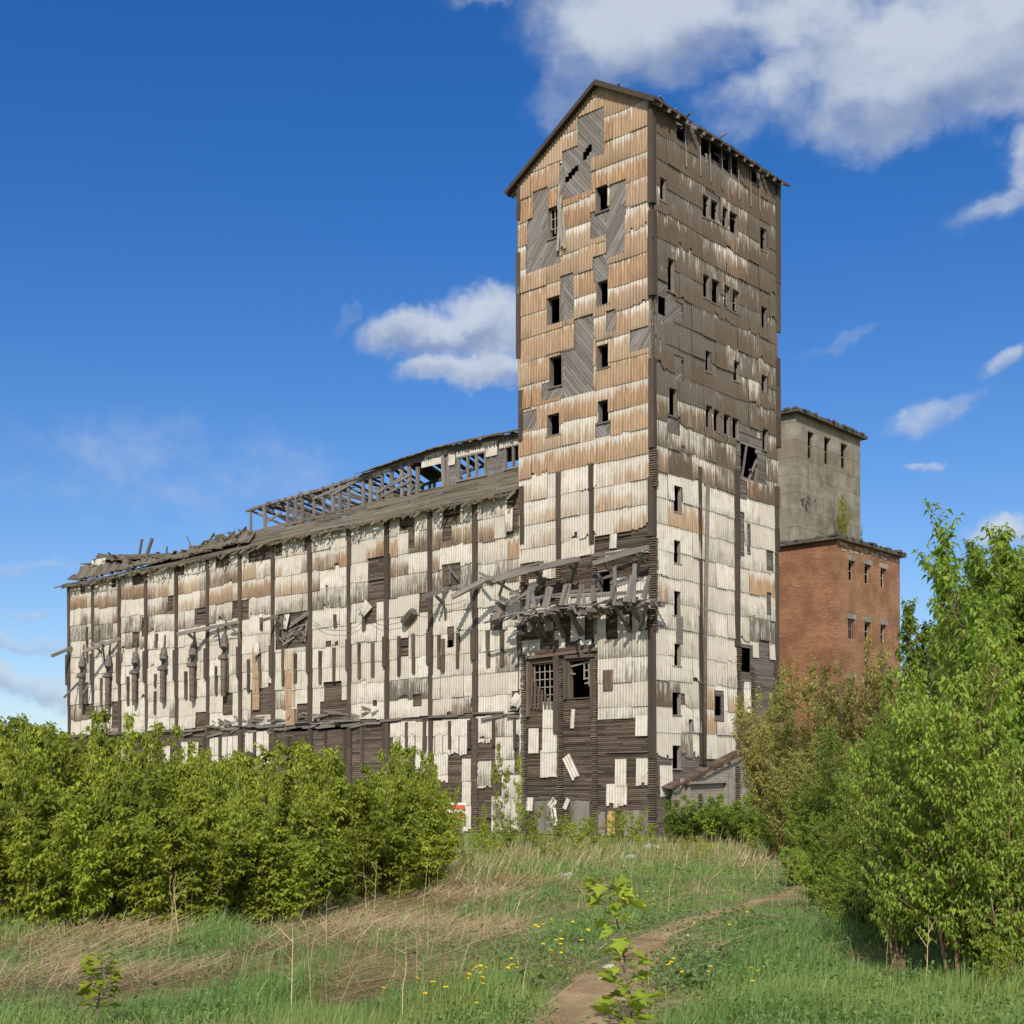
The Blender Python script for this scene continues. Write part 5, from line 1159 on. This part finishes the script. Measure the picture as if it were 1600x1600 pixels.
for px, d, y, w_, lb in ((1075,50.5,1255,1.1,'round green bush at the foot of the tower corner'),(1120,50,1246,1.15,'green bush before the lean to boards'),(1160,49,1256,1.15,'green bush at the right end of the lean to'),(1052,50.5,1280,.7,'small green bush beside the toothed corner post'),(1215,40,1268,.8,'green bush beside the pale rubble')):
    l = spot(px, d); plant('bush', lb, 'bush', 'bushes along the lean to', l, BU, top_h(y, d, l), w_)
for px, d, y, lb in ((1265,22,1345,'low young shrub at the end of the path'),(1300,20.5,1335,'low young shrub in front of the olive trees'),(1335,18.5,1352,'young shrub by the shaded trunks'),(1370,16.5,1372,'young shrub left of the reddish trunk'),(1290,17.5,1420,'small sprawling shrub in the tall grass'),(1310,15,1450,'leggy small shrub among yellow weeds'),(1560,10.4,1455,'young shrub in front of the grove shade'),(900,44,1290,'scrubby weed bush before the tower doors'),(930,46,1295,'green scrub beneath the middle door'),(840,45,1300,'scrub at the left tower door'),(770,38,1315,'scrub patch before the toothed wing post'),(1000,46,1312,'scrub below the wide door'),(730,30,1335,'scrub on the right flank of the thicket'),(690,26,1350,'low scrub at the thicket foot'),(800,50,1285,'weed scrub at the foot of the toothed tower post'),(860,48,1300,'weed scrub hiding the sill of the first door'),(890,51,1290,'green weeds against the middle bay'),(960,50,1285,'green weeds below the yellow door leaf'),(1015,51,1290,'weed scrub at the tower corner'),(745,42,1300,'weeds at the base of the wing post'),(780,44,1305,'weeds between wing and tower bay'),(1030,40,1318,'scrub in front of the round green bush'),(1100,38,1325,'scrub before the lean to bushes'),(870,36,1330,'scrub among tan weeds before the tower'),(1180,42,1300,'scrub under the thin olive tree'),(825,51.5,1272,'tall weeds leaning on the toothed tower post'),(875,52,1278,'tall weeds between the two grey doors'),(915,52,1282,'tall weeds at the middle door sill'),(990,51,1278,'tall weeds against the wide grey door'),(760,44,1290,'tall weeds under the low yellow green sapling'),(795,47,1288,'tall weeds below the sparse thin sapling'),(945,42,1318,'rough weeds in the open before the yellow door'),(850,40,1322,'rough weeds in the open before the first door'),(1070,42,1320,'rough weeds in the open before the bushes')):
    l = spot(px, d); plant('young_shrub', lb, 'shrub', 'low young shrubs', l, YS, max(.45, top_h(y, d, l))*(1.25 if d > 34 else 1), 1.2)
for px, d, y, w_, lb in ((1245,24,1330,1.0,'bright low bush where the path ends'),(1285,19,1345,1.0,'bright low bush before the first maples of the grove'),(1320,16.5,1362,.95,'bright low bush beside the young shrubs'),(1355,14.5,1385,.9,'bright low bush left of the reddish trunk'),(1268,30,1290,1.0,'bright bush between rubble and grove'),(1395,13.6,1330,.8,'bright bush behind the reddish trunk'),(1530,11.8,1380,.9,'bright bush right of the forked trunk'),(1590,11.2,1330,.9,'bright bush cut by the view edge')):
    l = spot(px, d); plant('bush', lb, 'bush', 'bright bushes skirting the grove', l, BU, max(.6, top_h(y, d, l)), w_)
# far trees over the field at the left
FT = plant_meshes(190, 13, 6.5, 9, 330, 9, .75, M['leaf_far'], M['bark'], bare=.2, shoot=.4, trunk=.25, up=.4, ratio=.8, yellow=.1)
for px, y, d, lb in ((-60,1150,255,'distant tree at the left border of the view'),(8,1150,250,'distant low tree crown behind the thicket top'),(45,1132,245,'distant round tree standing highest on the left skyline'),(85,1146,260,'distant tree crown next to the wing end'),(-120,1146,240,'distant tree beyond the left border'),(130,1150,300,'distant tree hidden behind the wing end')):
    l = spot(px, d); plant('distant_tree', lb, 'tree', 'distant trees on the skyline', l, FT, top_h(y, d, l), 1.0, parts=('crown','trunk'))
for i, (px, d) in enumerate(((-330,230),(-420,260),(-560,240),(-700,270),(-220,280),(1750,240),(1830,270),(1930,250),(2080,260),(2240,240),(2400,280))):
    l = spot(px, d); plant('distant_tree', 'distant tree on the skyline outside the view', 'tree', 'distant trees outside the view', l, FT, rn.uniform(9,14), 1.1, parts=('crown','trunk'))
for px, d, H in ((1760,15,4.2),(1830,19,4.6),(1790,26,4.4),(1720,34,5.2),(1900,30,4.8)):
    l = spot(px, d); plant('maple_tree', 'maple tree of the grove outside the view', 'tree', 'maple trees outside the view', l, TR[int(px) % 3], H, .9, parts=('crown','trunk'))
# birch growing on the brick roof
l = tuple(CS.P(3.8, pb.z+.22, 1.0)); plant('roof_sapling', 'feathery birch sapling growing on the brick roof ledge', 'sapling', None, l, OL[1], 3.5, .5)
l = tuple(S_.P(5.4, pb.z+.22, -1.2)); plant('roof_weed', 'thin dry weed standing on the brick roof', 'weed', None, l, WS[0], 1.5, .3)
# ---- broad leaved saplings near the camera
def lobed(P, D, L, rng, tint, mat, name):
    sh = np.array([(0,0),(.34,.12),(.30,.38),(.52,.62),(.22,.66),(0,1.0),(-.22,.66),(-.52,.62),(-.30,.38),(-.34,.12)]); n = len(P); D = unit(D)
    S = unit(np.cross(D, np.array([0,0,1.0])+rng.normal(0,.3,(n,3)))); N = np.cross(S, D); V = []
    for a, b in sh: V.append(P+S*(a*L)[:,None]+D*(b*L)[:,None]+N*((abs(a)*.35-.28*b*b)*L)[:,None])
    V = np.stack(V, 1).reshape(-1,3); k = (np.arange(n)*10)[:,None]
    Fc = np.concatenate([k+np.array([[0,i,i+1]]) for i in range(1,9)], 1).reshape(-1,3); return tri_mesh(name, V, Fc, np.repeat(tint, 8, 0), mat)
def broad_sapling(label, pts, spec, seed, leaf):
    rng = np.random.default_rng(seed); base = np.array(pts[0]); r = thing('maple_sapling', label, 'sapling', tuple(base)); mb = MB(); mb.wear = (.5,.5,.5)
    mb.tube([Vector(p) for p in pts], [.011-.008*i/(len(pts)-1) for i in range(len(pts))], 7, False); P, D, L = [], [], []
    pa = np.array(pts); seg = len(pts)-1
    for t, n, s in spec:
        x = min(t*seg, seg-1e-3); k = int(x); c = pa[k]+(pa[k+1]-pa[k])*(x-k); a0 = rng.random()*6.28
        for j in range(n):
            a = a0+6.283*j/n+rng.normal(0,.3); o = np.array([math.cos(a), math.sin(a), rng.uniform(.0,.6)]); pl = leaf*s*rng.uniform(.5,.9); q = c+o*pl
            mb.tube([Vector(c), Vector(q)], .0022, 4, False); P.append(q); D.append(o+np.array([0,0,rng.uniform(-.75,.35)])); L.append(leaf*s*rng.uniform(.55,1.3))
    P, D, L = np.array(P), np.array(D), np.array(L); n = len(P)
    me = lobed(P-base, D, L, rng, np.stack([rng.random(n)*.8+.2, rng.random(n)*.4, rng.random(n)], -1), M['leaf_sap'], 'crown'); link_part('crown', me, r)
    mb.build('stem', M['bark'], r); return r
d = 8.6
pts = [at_depth(x, y, d) for x, y in ((990,1640),(985,1560),(976,1500),(968,1455),(958,1415),(948,1385))]
broad_sapling('tall thin maple sapling with tiers of broad leaves beside the path', [tuple(p) for p in pts], [(.18,8,1.15),(.25,9,1.1),(.30,7,1.0),(.36,5,.9),(.42,5,1.0),(.47,4,.8),(.55,5,1.05),(.66,5,1.1),(.70,3,.8),(.79,5,1.1),(.83,4,.9),(.91,6,1.0),(.95,7,1.1),(1,8,1.1)], 5, .105)
pts = [(x, y, z) for x, y, z in (tuple(at_depth(a, b, 8.7)) for a, b in ((150,1632),(152,1575),(158,1540),(160,1495)))]
broad_sapling('short leafy maple sapling on the dry grass at the left', pts, [(.35,4,.9),(.45,5,.9),(.55,6,1.0),(.62,7,1.0),(.68,6,1.0),(.74,6,1.1),(.8,6,1.1),(.86,6,1.0),(.92,5,.9),(1,5,.8)], 6, .085)
pts = [tuple(at_depth(a, b, 8.3)) for a, b in ((978,1650),(976,1600),(972,1568))]
broad_sapling('low maple sprout with broad leaves at the path edge', pts, [(.5,6,1.1),(.7,7,1.1),(.85,6,1.0),(1,6,.9)], 9, .11)
# burdock like plants
def rosette(label, loc, n, leaf, seed, mat, wide=.75):
    rng = np.random.default_rng(seed); r = thing('broad_leaf_weed', label, 'weed', loc, 'small broad leaved weeds' if label.startswith('small broad') else 'larger broad leaved weeds'); a = rng.random(n)*6.283; P = np.stack([np.cos(a), np.sin(a), np.zeros(n)], -1)*(leaf*rng.uniform(.1,.8,n))[:,None]; P[:,2] = leaf*rng.uniform(.3,1.0,n)
    D = np.stack([np.cos(a), np.sin(a), rng.uniform(-.2,.5,n)], -1); me = leaves_to_mesh('leaves', P, D, leaf*rng.uniform(.7,1.2,n), wide, rng.random((n,3))*np.array([1,.3,1]), mat, rng, .15, .2); link_part('leaves', me, r)
    mb = MB(); mb.wear = (.5,.5,.5)
    for p in P: mb.tube([Vector((0,0,0)), Vector(p)], .005, 4, False)
    o = mb.build('stem', M['bark']); o.parent = r
for px, y, n, lf, lb in ((1088,1528,13,.15,'large leaved burdock right of the path'),(1105,1545,9,.13,'smaller burdock beside the large one'),(820,1545,9,.13,'burdock left of the path'),(700,1560,10,.09,'low weed near the dandelions'),(1140,1500,8,.09,'weed clump in the right hand grass'),(1230,1560,10,.08,'low weed in the right foreground'),(640,1500,9,.08,'weed beside the straw'),(880,1420,9,.1,'weed clump behind the tall sapling')):
    rosette(lb, tuple(ground_at(px, y)), n, lf, px, M['burdock'])
for k in range(44):
    px, y = rn.uniform(20, 1590), 1400+190*rn.random()**.7; p = ground_at(px, y)
    if float(path_d(np.array([p.x]), np.array([p.y]))[0]) < .15: continue
    lf = rn.uniform(.05,.10); rosette('small broad leaved weed low in the grass', tuple(p), rn.randint(7,12), lf, 900+k, M['burdock'], rn.uniform(.4,.7))
# dandelions
G2 = 'dandelions in the grass'
def dandelion_mesh():
    mb = MB()
    for k in range(18):
        a = k*2.4; r_ = .007+.013*(k/18)**.5; mb.tube([Vector((0,0,0)), Vector((math.cos(a)*r_, math.sin(a)*r_, .006-.004*k/18))], [.002,.0045], 4, True)
    o = mb.build('flower_head', M['dandelion']); me = o.data; bpy.data.objects.remove(o)
    s = MB(); s.wear = (.5,.5,.5); s.tube([Vector((0,0,-.15)), Vector((.004,0,0))], .0025, 5, False); o = s.build('stem', M['grass']); m2 = o.data; bpy.data.objects.remove(o); return me, m2
DM = dandelion_mesh(); DL = []
for cx, cy, sx, sy, n, lb in ((742,1560,16,8,9,'yellow dandelion in the bright clump at the lower left of the path'),(985,1425,28,14,16,'yellow dandelion among the flowers left of the path bend'),(885,1480,35,30,16,'yellow dandelion in the grass left of the path'),(1130,1330,40,14,10,'yellow dandelion in the sunny grass behind the path'),(1060,1547,14,4,4,'yellow dandelion at the right path edge'),(1112,1548,6,4,2,'yellow dandelion beside the burdock'),(800,1545,20,10,5,'yellow dandelion near the left burdock'),(700,1580,60,14,6,'yellow dandelion at the bottom of the left grass'),(1130,1440,40,25,5,'yellow dandelion in the grass right of the path'),(1185,1563,14,8,3,'yellow dandelion in the right foreground grass')):
    for k in range(n):
        p = ground_at(cx+rn.gauss(0,sx*.7), min(1598, cy+rn.gauss(0,sy*.7))); r = thing('dandelion', lb, 'flower', (p.x, p.y, p.z+rn.uniform(.12,.24)), 'dandelions, '+lb.split(' dandelion ')[1], rn.random()*6); s = rn.uniform(.7,1.1)*(1+max(0,p.y-12)*.02); r.scale = (s,s,s); r.rotation_euler.x = rn.uniform(.1,.6)
        link_part('flower_head', DM[0], r); link_part('stem', DM[1], r)
# dead stalks
def stalk_mesh(seed):
    rn_ = random.Random(seed); mb = MB(); mb.wear = (rn_.uniform(.5,.9),.1,.5); x = y = 0.0; pts = []
    for k in range(6): pts.append(Vector((x,y,k*.2-.02))); x += rn_.uniform(-.03,.03); y += rn_.uniform(-.02,.02)
    mb.tube(pts, [.0065-.0009*k for k in range(6)], 5, False)
    for k in range(3+seed % 3):
        b = pts[2+k % 4]; mb.tube([b, b+Vector((rn_.uniform(-.22,.22), rn_.uniform(-.2,.2), rn_.uniform(.05,.25)))], [.0035,.0015], 4, False)
    o = mb.build('dead_stalk', M['straw']); me = o.data; bpy.data.objects.remove(o); return me
SK = [stalk_mesh(i) for i in range(4)]
ST = [(262,1490,130,'tan dead stalk, tallest of the three before the thicket'),(270,1482,120,'second tan dead stalk of the three before the thicket'),(278,1476,100,'short tan dead stalk of the three before the thicket'),(755,1478,105,'pale dead stalk standing alone left of the path'),(458,1590,150,'bare twiggy stalk at the bottom left'),(490,1585,140,'dark twiggy stalk next to the bare one'),(510,1490,90,'dead stalk at the right side of the thicket'),(575,1440,90,'straight dead stalk before the thicket gap'),(585,1438,95,'bent dead stalk before the thicket gap'),(662,1425,95,'thin dead stalk at the thicket corner'),(682,1440,80,'thin dead stalk right of the thicket corner'),(628,1600,140,'pale dead stalk at the bottom of the view'),(1015,1550,70,'slim straw stalk on the path edge'),(1238,1400,70,'branched straw stalk at the path end'),(1228,1395,60,'smaller straw stalk at the path end'),(1385,1525,90,'straw stalk left of the reddish trunk'),(1445,1550,120,'straw stalk between the two trunks'),(1225,1505,50,'dark twig in the right hand grass'),(690,1478,45,'short dead stalk in the straw'),(838,1420,60,'dead stalk behind the dandelions'),(1530,1530,60,'bent straw stalk in the right shade'),(735,1400,90,'dead stalk behind the lone pale one')]
for i, (px, y, h, lb) in enumerate(ST):
    p = ground_at(px, min(y, 1640)); o = bpy.data.objects.new('dead_stalk', SK[i % 4]); COL.objects.link(o); o.location = p; k = h/F_PX*p.y; o.scale = (k, k, k); o.rotation_euler = (rn.uniform(-.12,.12), rn.uniform(-.12,.12), rn.random()*6); tag(o, lb, 'stalk', 'dead stalks in the grass')
# rubble, stones, board
def rock(name, label, loc, s, seed, mat, group=None):
    rn_ = random.Random(seed); bm = bmesh.new(); bmesh.ops.create_icosphere(bm, subdivisions=2, radius=1)
    for v in bm.verts: f = 1+.35*math.sin(v.co.x*3.1+seed)*math.cos(v.co.y*2.7+seed*2)+rn_.uniform(-.13,.13); v.co = Vector((v.co.x*s*1.3*f, v.co.y*s*f, v.co.z*s*.6*f))
    me = bpy.data.meshes.new(name); bm.to_mesh(me); bm.free(); me.materials.append(mat); o = bpy.data.objects.new(name, me); COL.objects.link(o); o.location = (loc[0], loc[1], loc[2]+s*.2); o.rotation_euler.z = seed; tag(o, label, 'stone', group)
for i, (px, y, s, lb) in enumerate(((882,1373,.15,'pale flat stone in the weeds before the tower'),(1222,1297,.5,'large pale rubble block under the olive trees'),(1250,1308,.4,'broken pale rubble block beside the larger one'),(1235,1315,.3,'small pale rubble block before the larger ones'),(1075,1462,.03,'small white stone on the right verge of the path'),(951,1513,.045,'flat pale stone in the path behind the sapling'),(945,1532,.04,'thin pale stone nearest in the path'),(1022,1328,.3,'pale footing stone at the tower corner'),(985,1342,.16,'pale stone among the weeds below the wide door'))):
    rock('stone', lb, ground_at(px, y), s, i+1, M['stone'])
l = spot(708, 40); mb = MB(); bd = thing('warning_board', 'red and white striped board half hidden by thicket leaves', 'board', l)
for nm, c, z0, z1, w in (('panel',(.75,.74,.72),.78,1.5,.40),): pass
p0, p1 = at_depth(688,1281,40), at_depth(728,1254,40)
mb = MB(); mb.box(p0.x, p1.x, 39.99, 40.03, p0.z, p1.z); mb.build('panel', mat_plain('white_painted_board', (.66,.64,.6), (.8,.79,.77), 4), bd)
mb = MB(); hh = p1.z-p0.z
mb.box(p0.x+.02, p1.x-.02, 39.975, 39.987, p0.z+.03, p0.z+hh*.42); mb.box(p0.x+.02, p1.x-.02, 39.975, 39.987, p0.z+hh*.62, p0.z+hh*.86); mb.build('stripe', mat_plain('red_paint', (.62,.075,.05), (.72,.13,.09), 5), bd)
mb = MB(); mb.wear = (.5,.2,.5); mb.box(p0.x+.1, p0.x+.17, 40.035, 40.1, 0, p1.z); mb.box(p1.x-.17, p1.x-.1, 40.035, 40.1, 0, p1.z); mb.build('post', M['wood_grey'], bd)
# ------------------------------------------------------------------ sky, sun, camera
SUN = Vector((-.10, -1.04, .80)).normalized()
EL, AZ = math.asin(SUN.z), math.atan2(SUN.x, SUN.y)
W = bpy.data.worlds.new('World'); SC.world = W; W.use_nodes = True; W.node_tree.nodes.clear(); t = NT(W.node_tree)
sky = t.add('ShaderNodeTexSky', sky_type='NISHITA'); sky.sun_disc = False; sky.sun_elevation = EL; sky.sun_rotation = AZ
sky.air_density = 1.0; sky.dust_density = .35; sky.ozone_density = 2.6; sky.altitude = 200
hs = t.add('ShaderNodeHueSaturation'); hs.inputs['Saturation'].default_value = 1.14; hs.inputs['Value'].default_value = .92; t.l.new(sky.outputs[0], hs.inputs['Color'])
dirv = t.add('ShaderNodeTexCoord').outputs['Generated']; sx, sy, sz = t.sep(dirv)[:3]
az = t.m('ARCTAN2', sx, sy); el = t.m('ARCSINE', sz)
def pxa(x, y): a = math.atan((x-800)/F_PX); return a, math.atan((HOR-y)/F_PX*math.cos(a))
CL_ = [(1010,30,190,120,1.0,0),(920,110,75,85,.7,.1),(1110,50,100,80,.8,0),(1440,85,220,100,1.05,0),(1560,40,170,115,1.0,0),(1290,40,130,80,.85,0),(1230,160,60,80,.55,0),(200,730,430,70,.24,-.06),(1370,165,120,75,.95,.1),(1540,150,110,65,.8,0),(1140,190,70,60,.42,0),(1595,260,50,60,.6,0),(1545,325,55,28,.42,.4),
       (668,515,88,36,1.0,0),(745,512,80,50,1.0,0),(750,575,90,30,1.0,0),(1490,640,70,22,.5,.4),(1460,731,22,10,.6,0),(1575,566,32,18,.7,.2),(1555,832,50,25,.9,.1),(1320,530,70,14,.35,.2),(50,1070,110,26,.75,0),(45,1012,120,16,.55,0),(70,965,40,8,.4,0),(30,880,120,12,.4,-.1),(560,488,40,12,.4,.3),(760,0,80,22,.5,0)]
wr = t.noise(dirv, 10, 5, .6); wr2 = t.noise(t.vmul(dirv, (1,1,-1)), 12, 5, .6)
azw = t.m('ADD', az, t.m('MULTIPLY', t.m('SUBTRACT', wr, .5), .095)); elw = t.m('ADD', el, t.m('MULTIPLY', t.m('SUBTRACT', wr2, .5), .07))
D = None; LOWER = None
for x, y, rx, ry, amp, rot in CL_:
    a, e = pxa(x, y); a2 = pxa(x+rx, y)[0]-a; e2 = pxa(x, y-ry)[1]-e; c, s = math.cos(rot), math.sin(rot)
    da, de = t.m('SUBTRACT', azw, a), t.m('SUBTRACT', elw, e)
    if rot: da, de = t.m('ADD', t.m('MULTIPLY', da, c), t.m('MULTIPLY', de, s)), t.m('SUBTRACT', t.m('MULTIPLY', de, c), t.m('MULTIPLY', da, s))
    u, v = t.m('DIVIDE', da, a2), t.m('DIVIDE', de, e2)
    r2 = t.m('ADD', t.m('MULTIPLY', u, u), t.m('MULTIPLY', v, v)); g = t.m('SUBTRACT', 1.06, t.m('SQRT', r2))
    g = t.m('MINIMUM', t.m('MULTIPLY', t.m('ADD', g, .25), amp), amp*.75)
    D = g if D is None else t.m('MAXIMUM', D, g)
    lo = t.m('MULTIPLY', t.m('MULTIPLY', v, -1.0), t.m('MAXIMUM', g, 0.0)); LOWER = lo if LOWER is None else t.m('ADD', LOWER, lo)
big = t.noise(t.vmul(dirv, (1,1,1.6)), 13, 6, .55); sm = t.noise(t.vmul(dirv, (1,1,1.4)), 42, 5, .6)
den = t.m('ADD', D, t.m('ADD', t.m('MULTIPLY', t.m('SUBTRACT', big, .5), 1.15), t.m('MULTIPLY', t.m('SUBTRACT', sm, .5), .5)))
cov = t.m('MULTIPLY', t.ss(den, -.06, .78), t.m('MINIMUM', t.m('MULTIPLY', t.m('MAXIMUM', t.m('ADD', D, .12), 0.0), 2.2), .9))
shade = t.ss(t.m('ADD', t.m('ADD', t.m('MULTIPLY', LOWER, .9), t.m('MULTIPLY', t.m('SUBTRACT', big, .45), -1.1)), t.m('MULTIPLY', den, -.12)), -.45, .6)
ccol = t.mix(shade, (.50,.55,.62), (.20,.265,.42))
tint = t.mix(t.ss(el, .0, .52), (.79,.82,.95), (.25,.64,1.02))
skyc = t.mix(1.0, hs.outputs[0], tint, 'MULTIPLY')
b1 = t.add('ShaderNodeBackground'); t.l.new(skyc, b1.inputs[0]); b1.inputs[1].default_value = .105
b2 = t.add('ShaderNodeBackground'); t.put(b2.inputs[0], ccol); b2.inputs[1].default_value = .95
mx = t.add('ShaderNodeMixShader'); t.put(mx.inputs[0], cov); t.l.new(b1.outputs[0], mx.inputs[1]); t.l.new(b2.outputs[0], mx.inputs[2])
# unseen bright cloud added behind and above the viewpoint to raise the fill light
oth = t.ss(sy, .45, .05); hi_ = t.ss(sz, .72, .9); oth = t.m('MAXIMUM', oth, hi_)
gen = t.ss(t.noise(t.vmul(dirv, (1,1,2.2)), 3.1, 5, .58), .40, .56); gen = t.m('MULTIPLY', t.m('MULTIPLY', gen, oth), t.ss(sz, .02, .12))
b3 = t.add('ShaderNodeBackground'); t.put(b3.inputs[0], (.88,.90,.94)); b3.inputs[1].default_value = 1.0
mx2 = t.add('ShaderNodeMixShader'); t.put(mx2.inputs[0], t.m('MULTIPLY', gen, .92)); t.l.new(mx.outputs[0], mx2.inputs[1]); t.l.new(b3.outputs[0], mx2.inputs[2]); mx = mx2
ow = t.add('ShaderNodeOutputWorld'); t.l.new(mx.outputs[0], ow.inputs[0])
ld = bpy.data.lights.new('sun', 'SUN'); ld.energy = 3.4; ld.angle = R(.53); ld.color = (1, .93, .83)
lo = bpy.data.objects.new('sun', ld); COL.objects.link(lo); lo.rotation_euler = (-SUN).to_track_quat('-Z', 'Y').to_euler(); lo.location = (-20,-50,60)
cd = bpy.data.cameras.new('camera'); cam = bpy.data.objects.new('camera', cd); COL.objects.link(cam); SC.camera = cam
cam.location = (0,0,EYE_Z); cam.rotation_mode = 'XYZ'
from mathutils import Matrix
cam.rotation_euler = (Matrix.Rotation(R(90), 3, 'X') @ Matrix.Rotation(-ROLL, 3, 'Z')).to_euler()
cd.sensor_width = 36; cd.lens = F_PX/1600*36; cd.shift_y = (HOR-800)/1600; cd.clip_start = .1; cd.clip_end = 6000
vs = SC.view_settings; vs.view_transform = 'Standard'; vs.look = 'None'; vs.exposure = .36; vs.gamma = 1; vs.use_curve_mapping = False
SC.cycles.max_bounces = 6; SC.cycles.transparent_max_bounces = 4; SC.cycles.diffuse_bounces = 3
for o in list(SC.objects):
    for k in ('_base',):
        if k in o: del o[k]
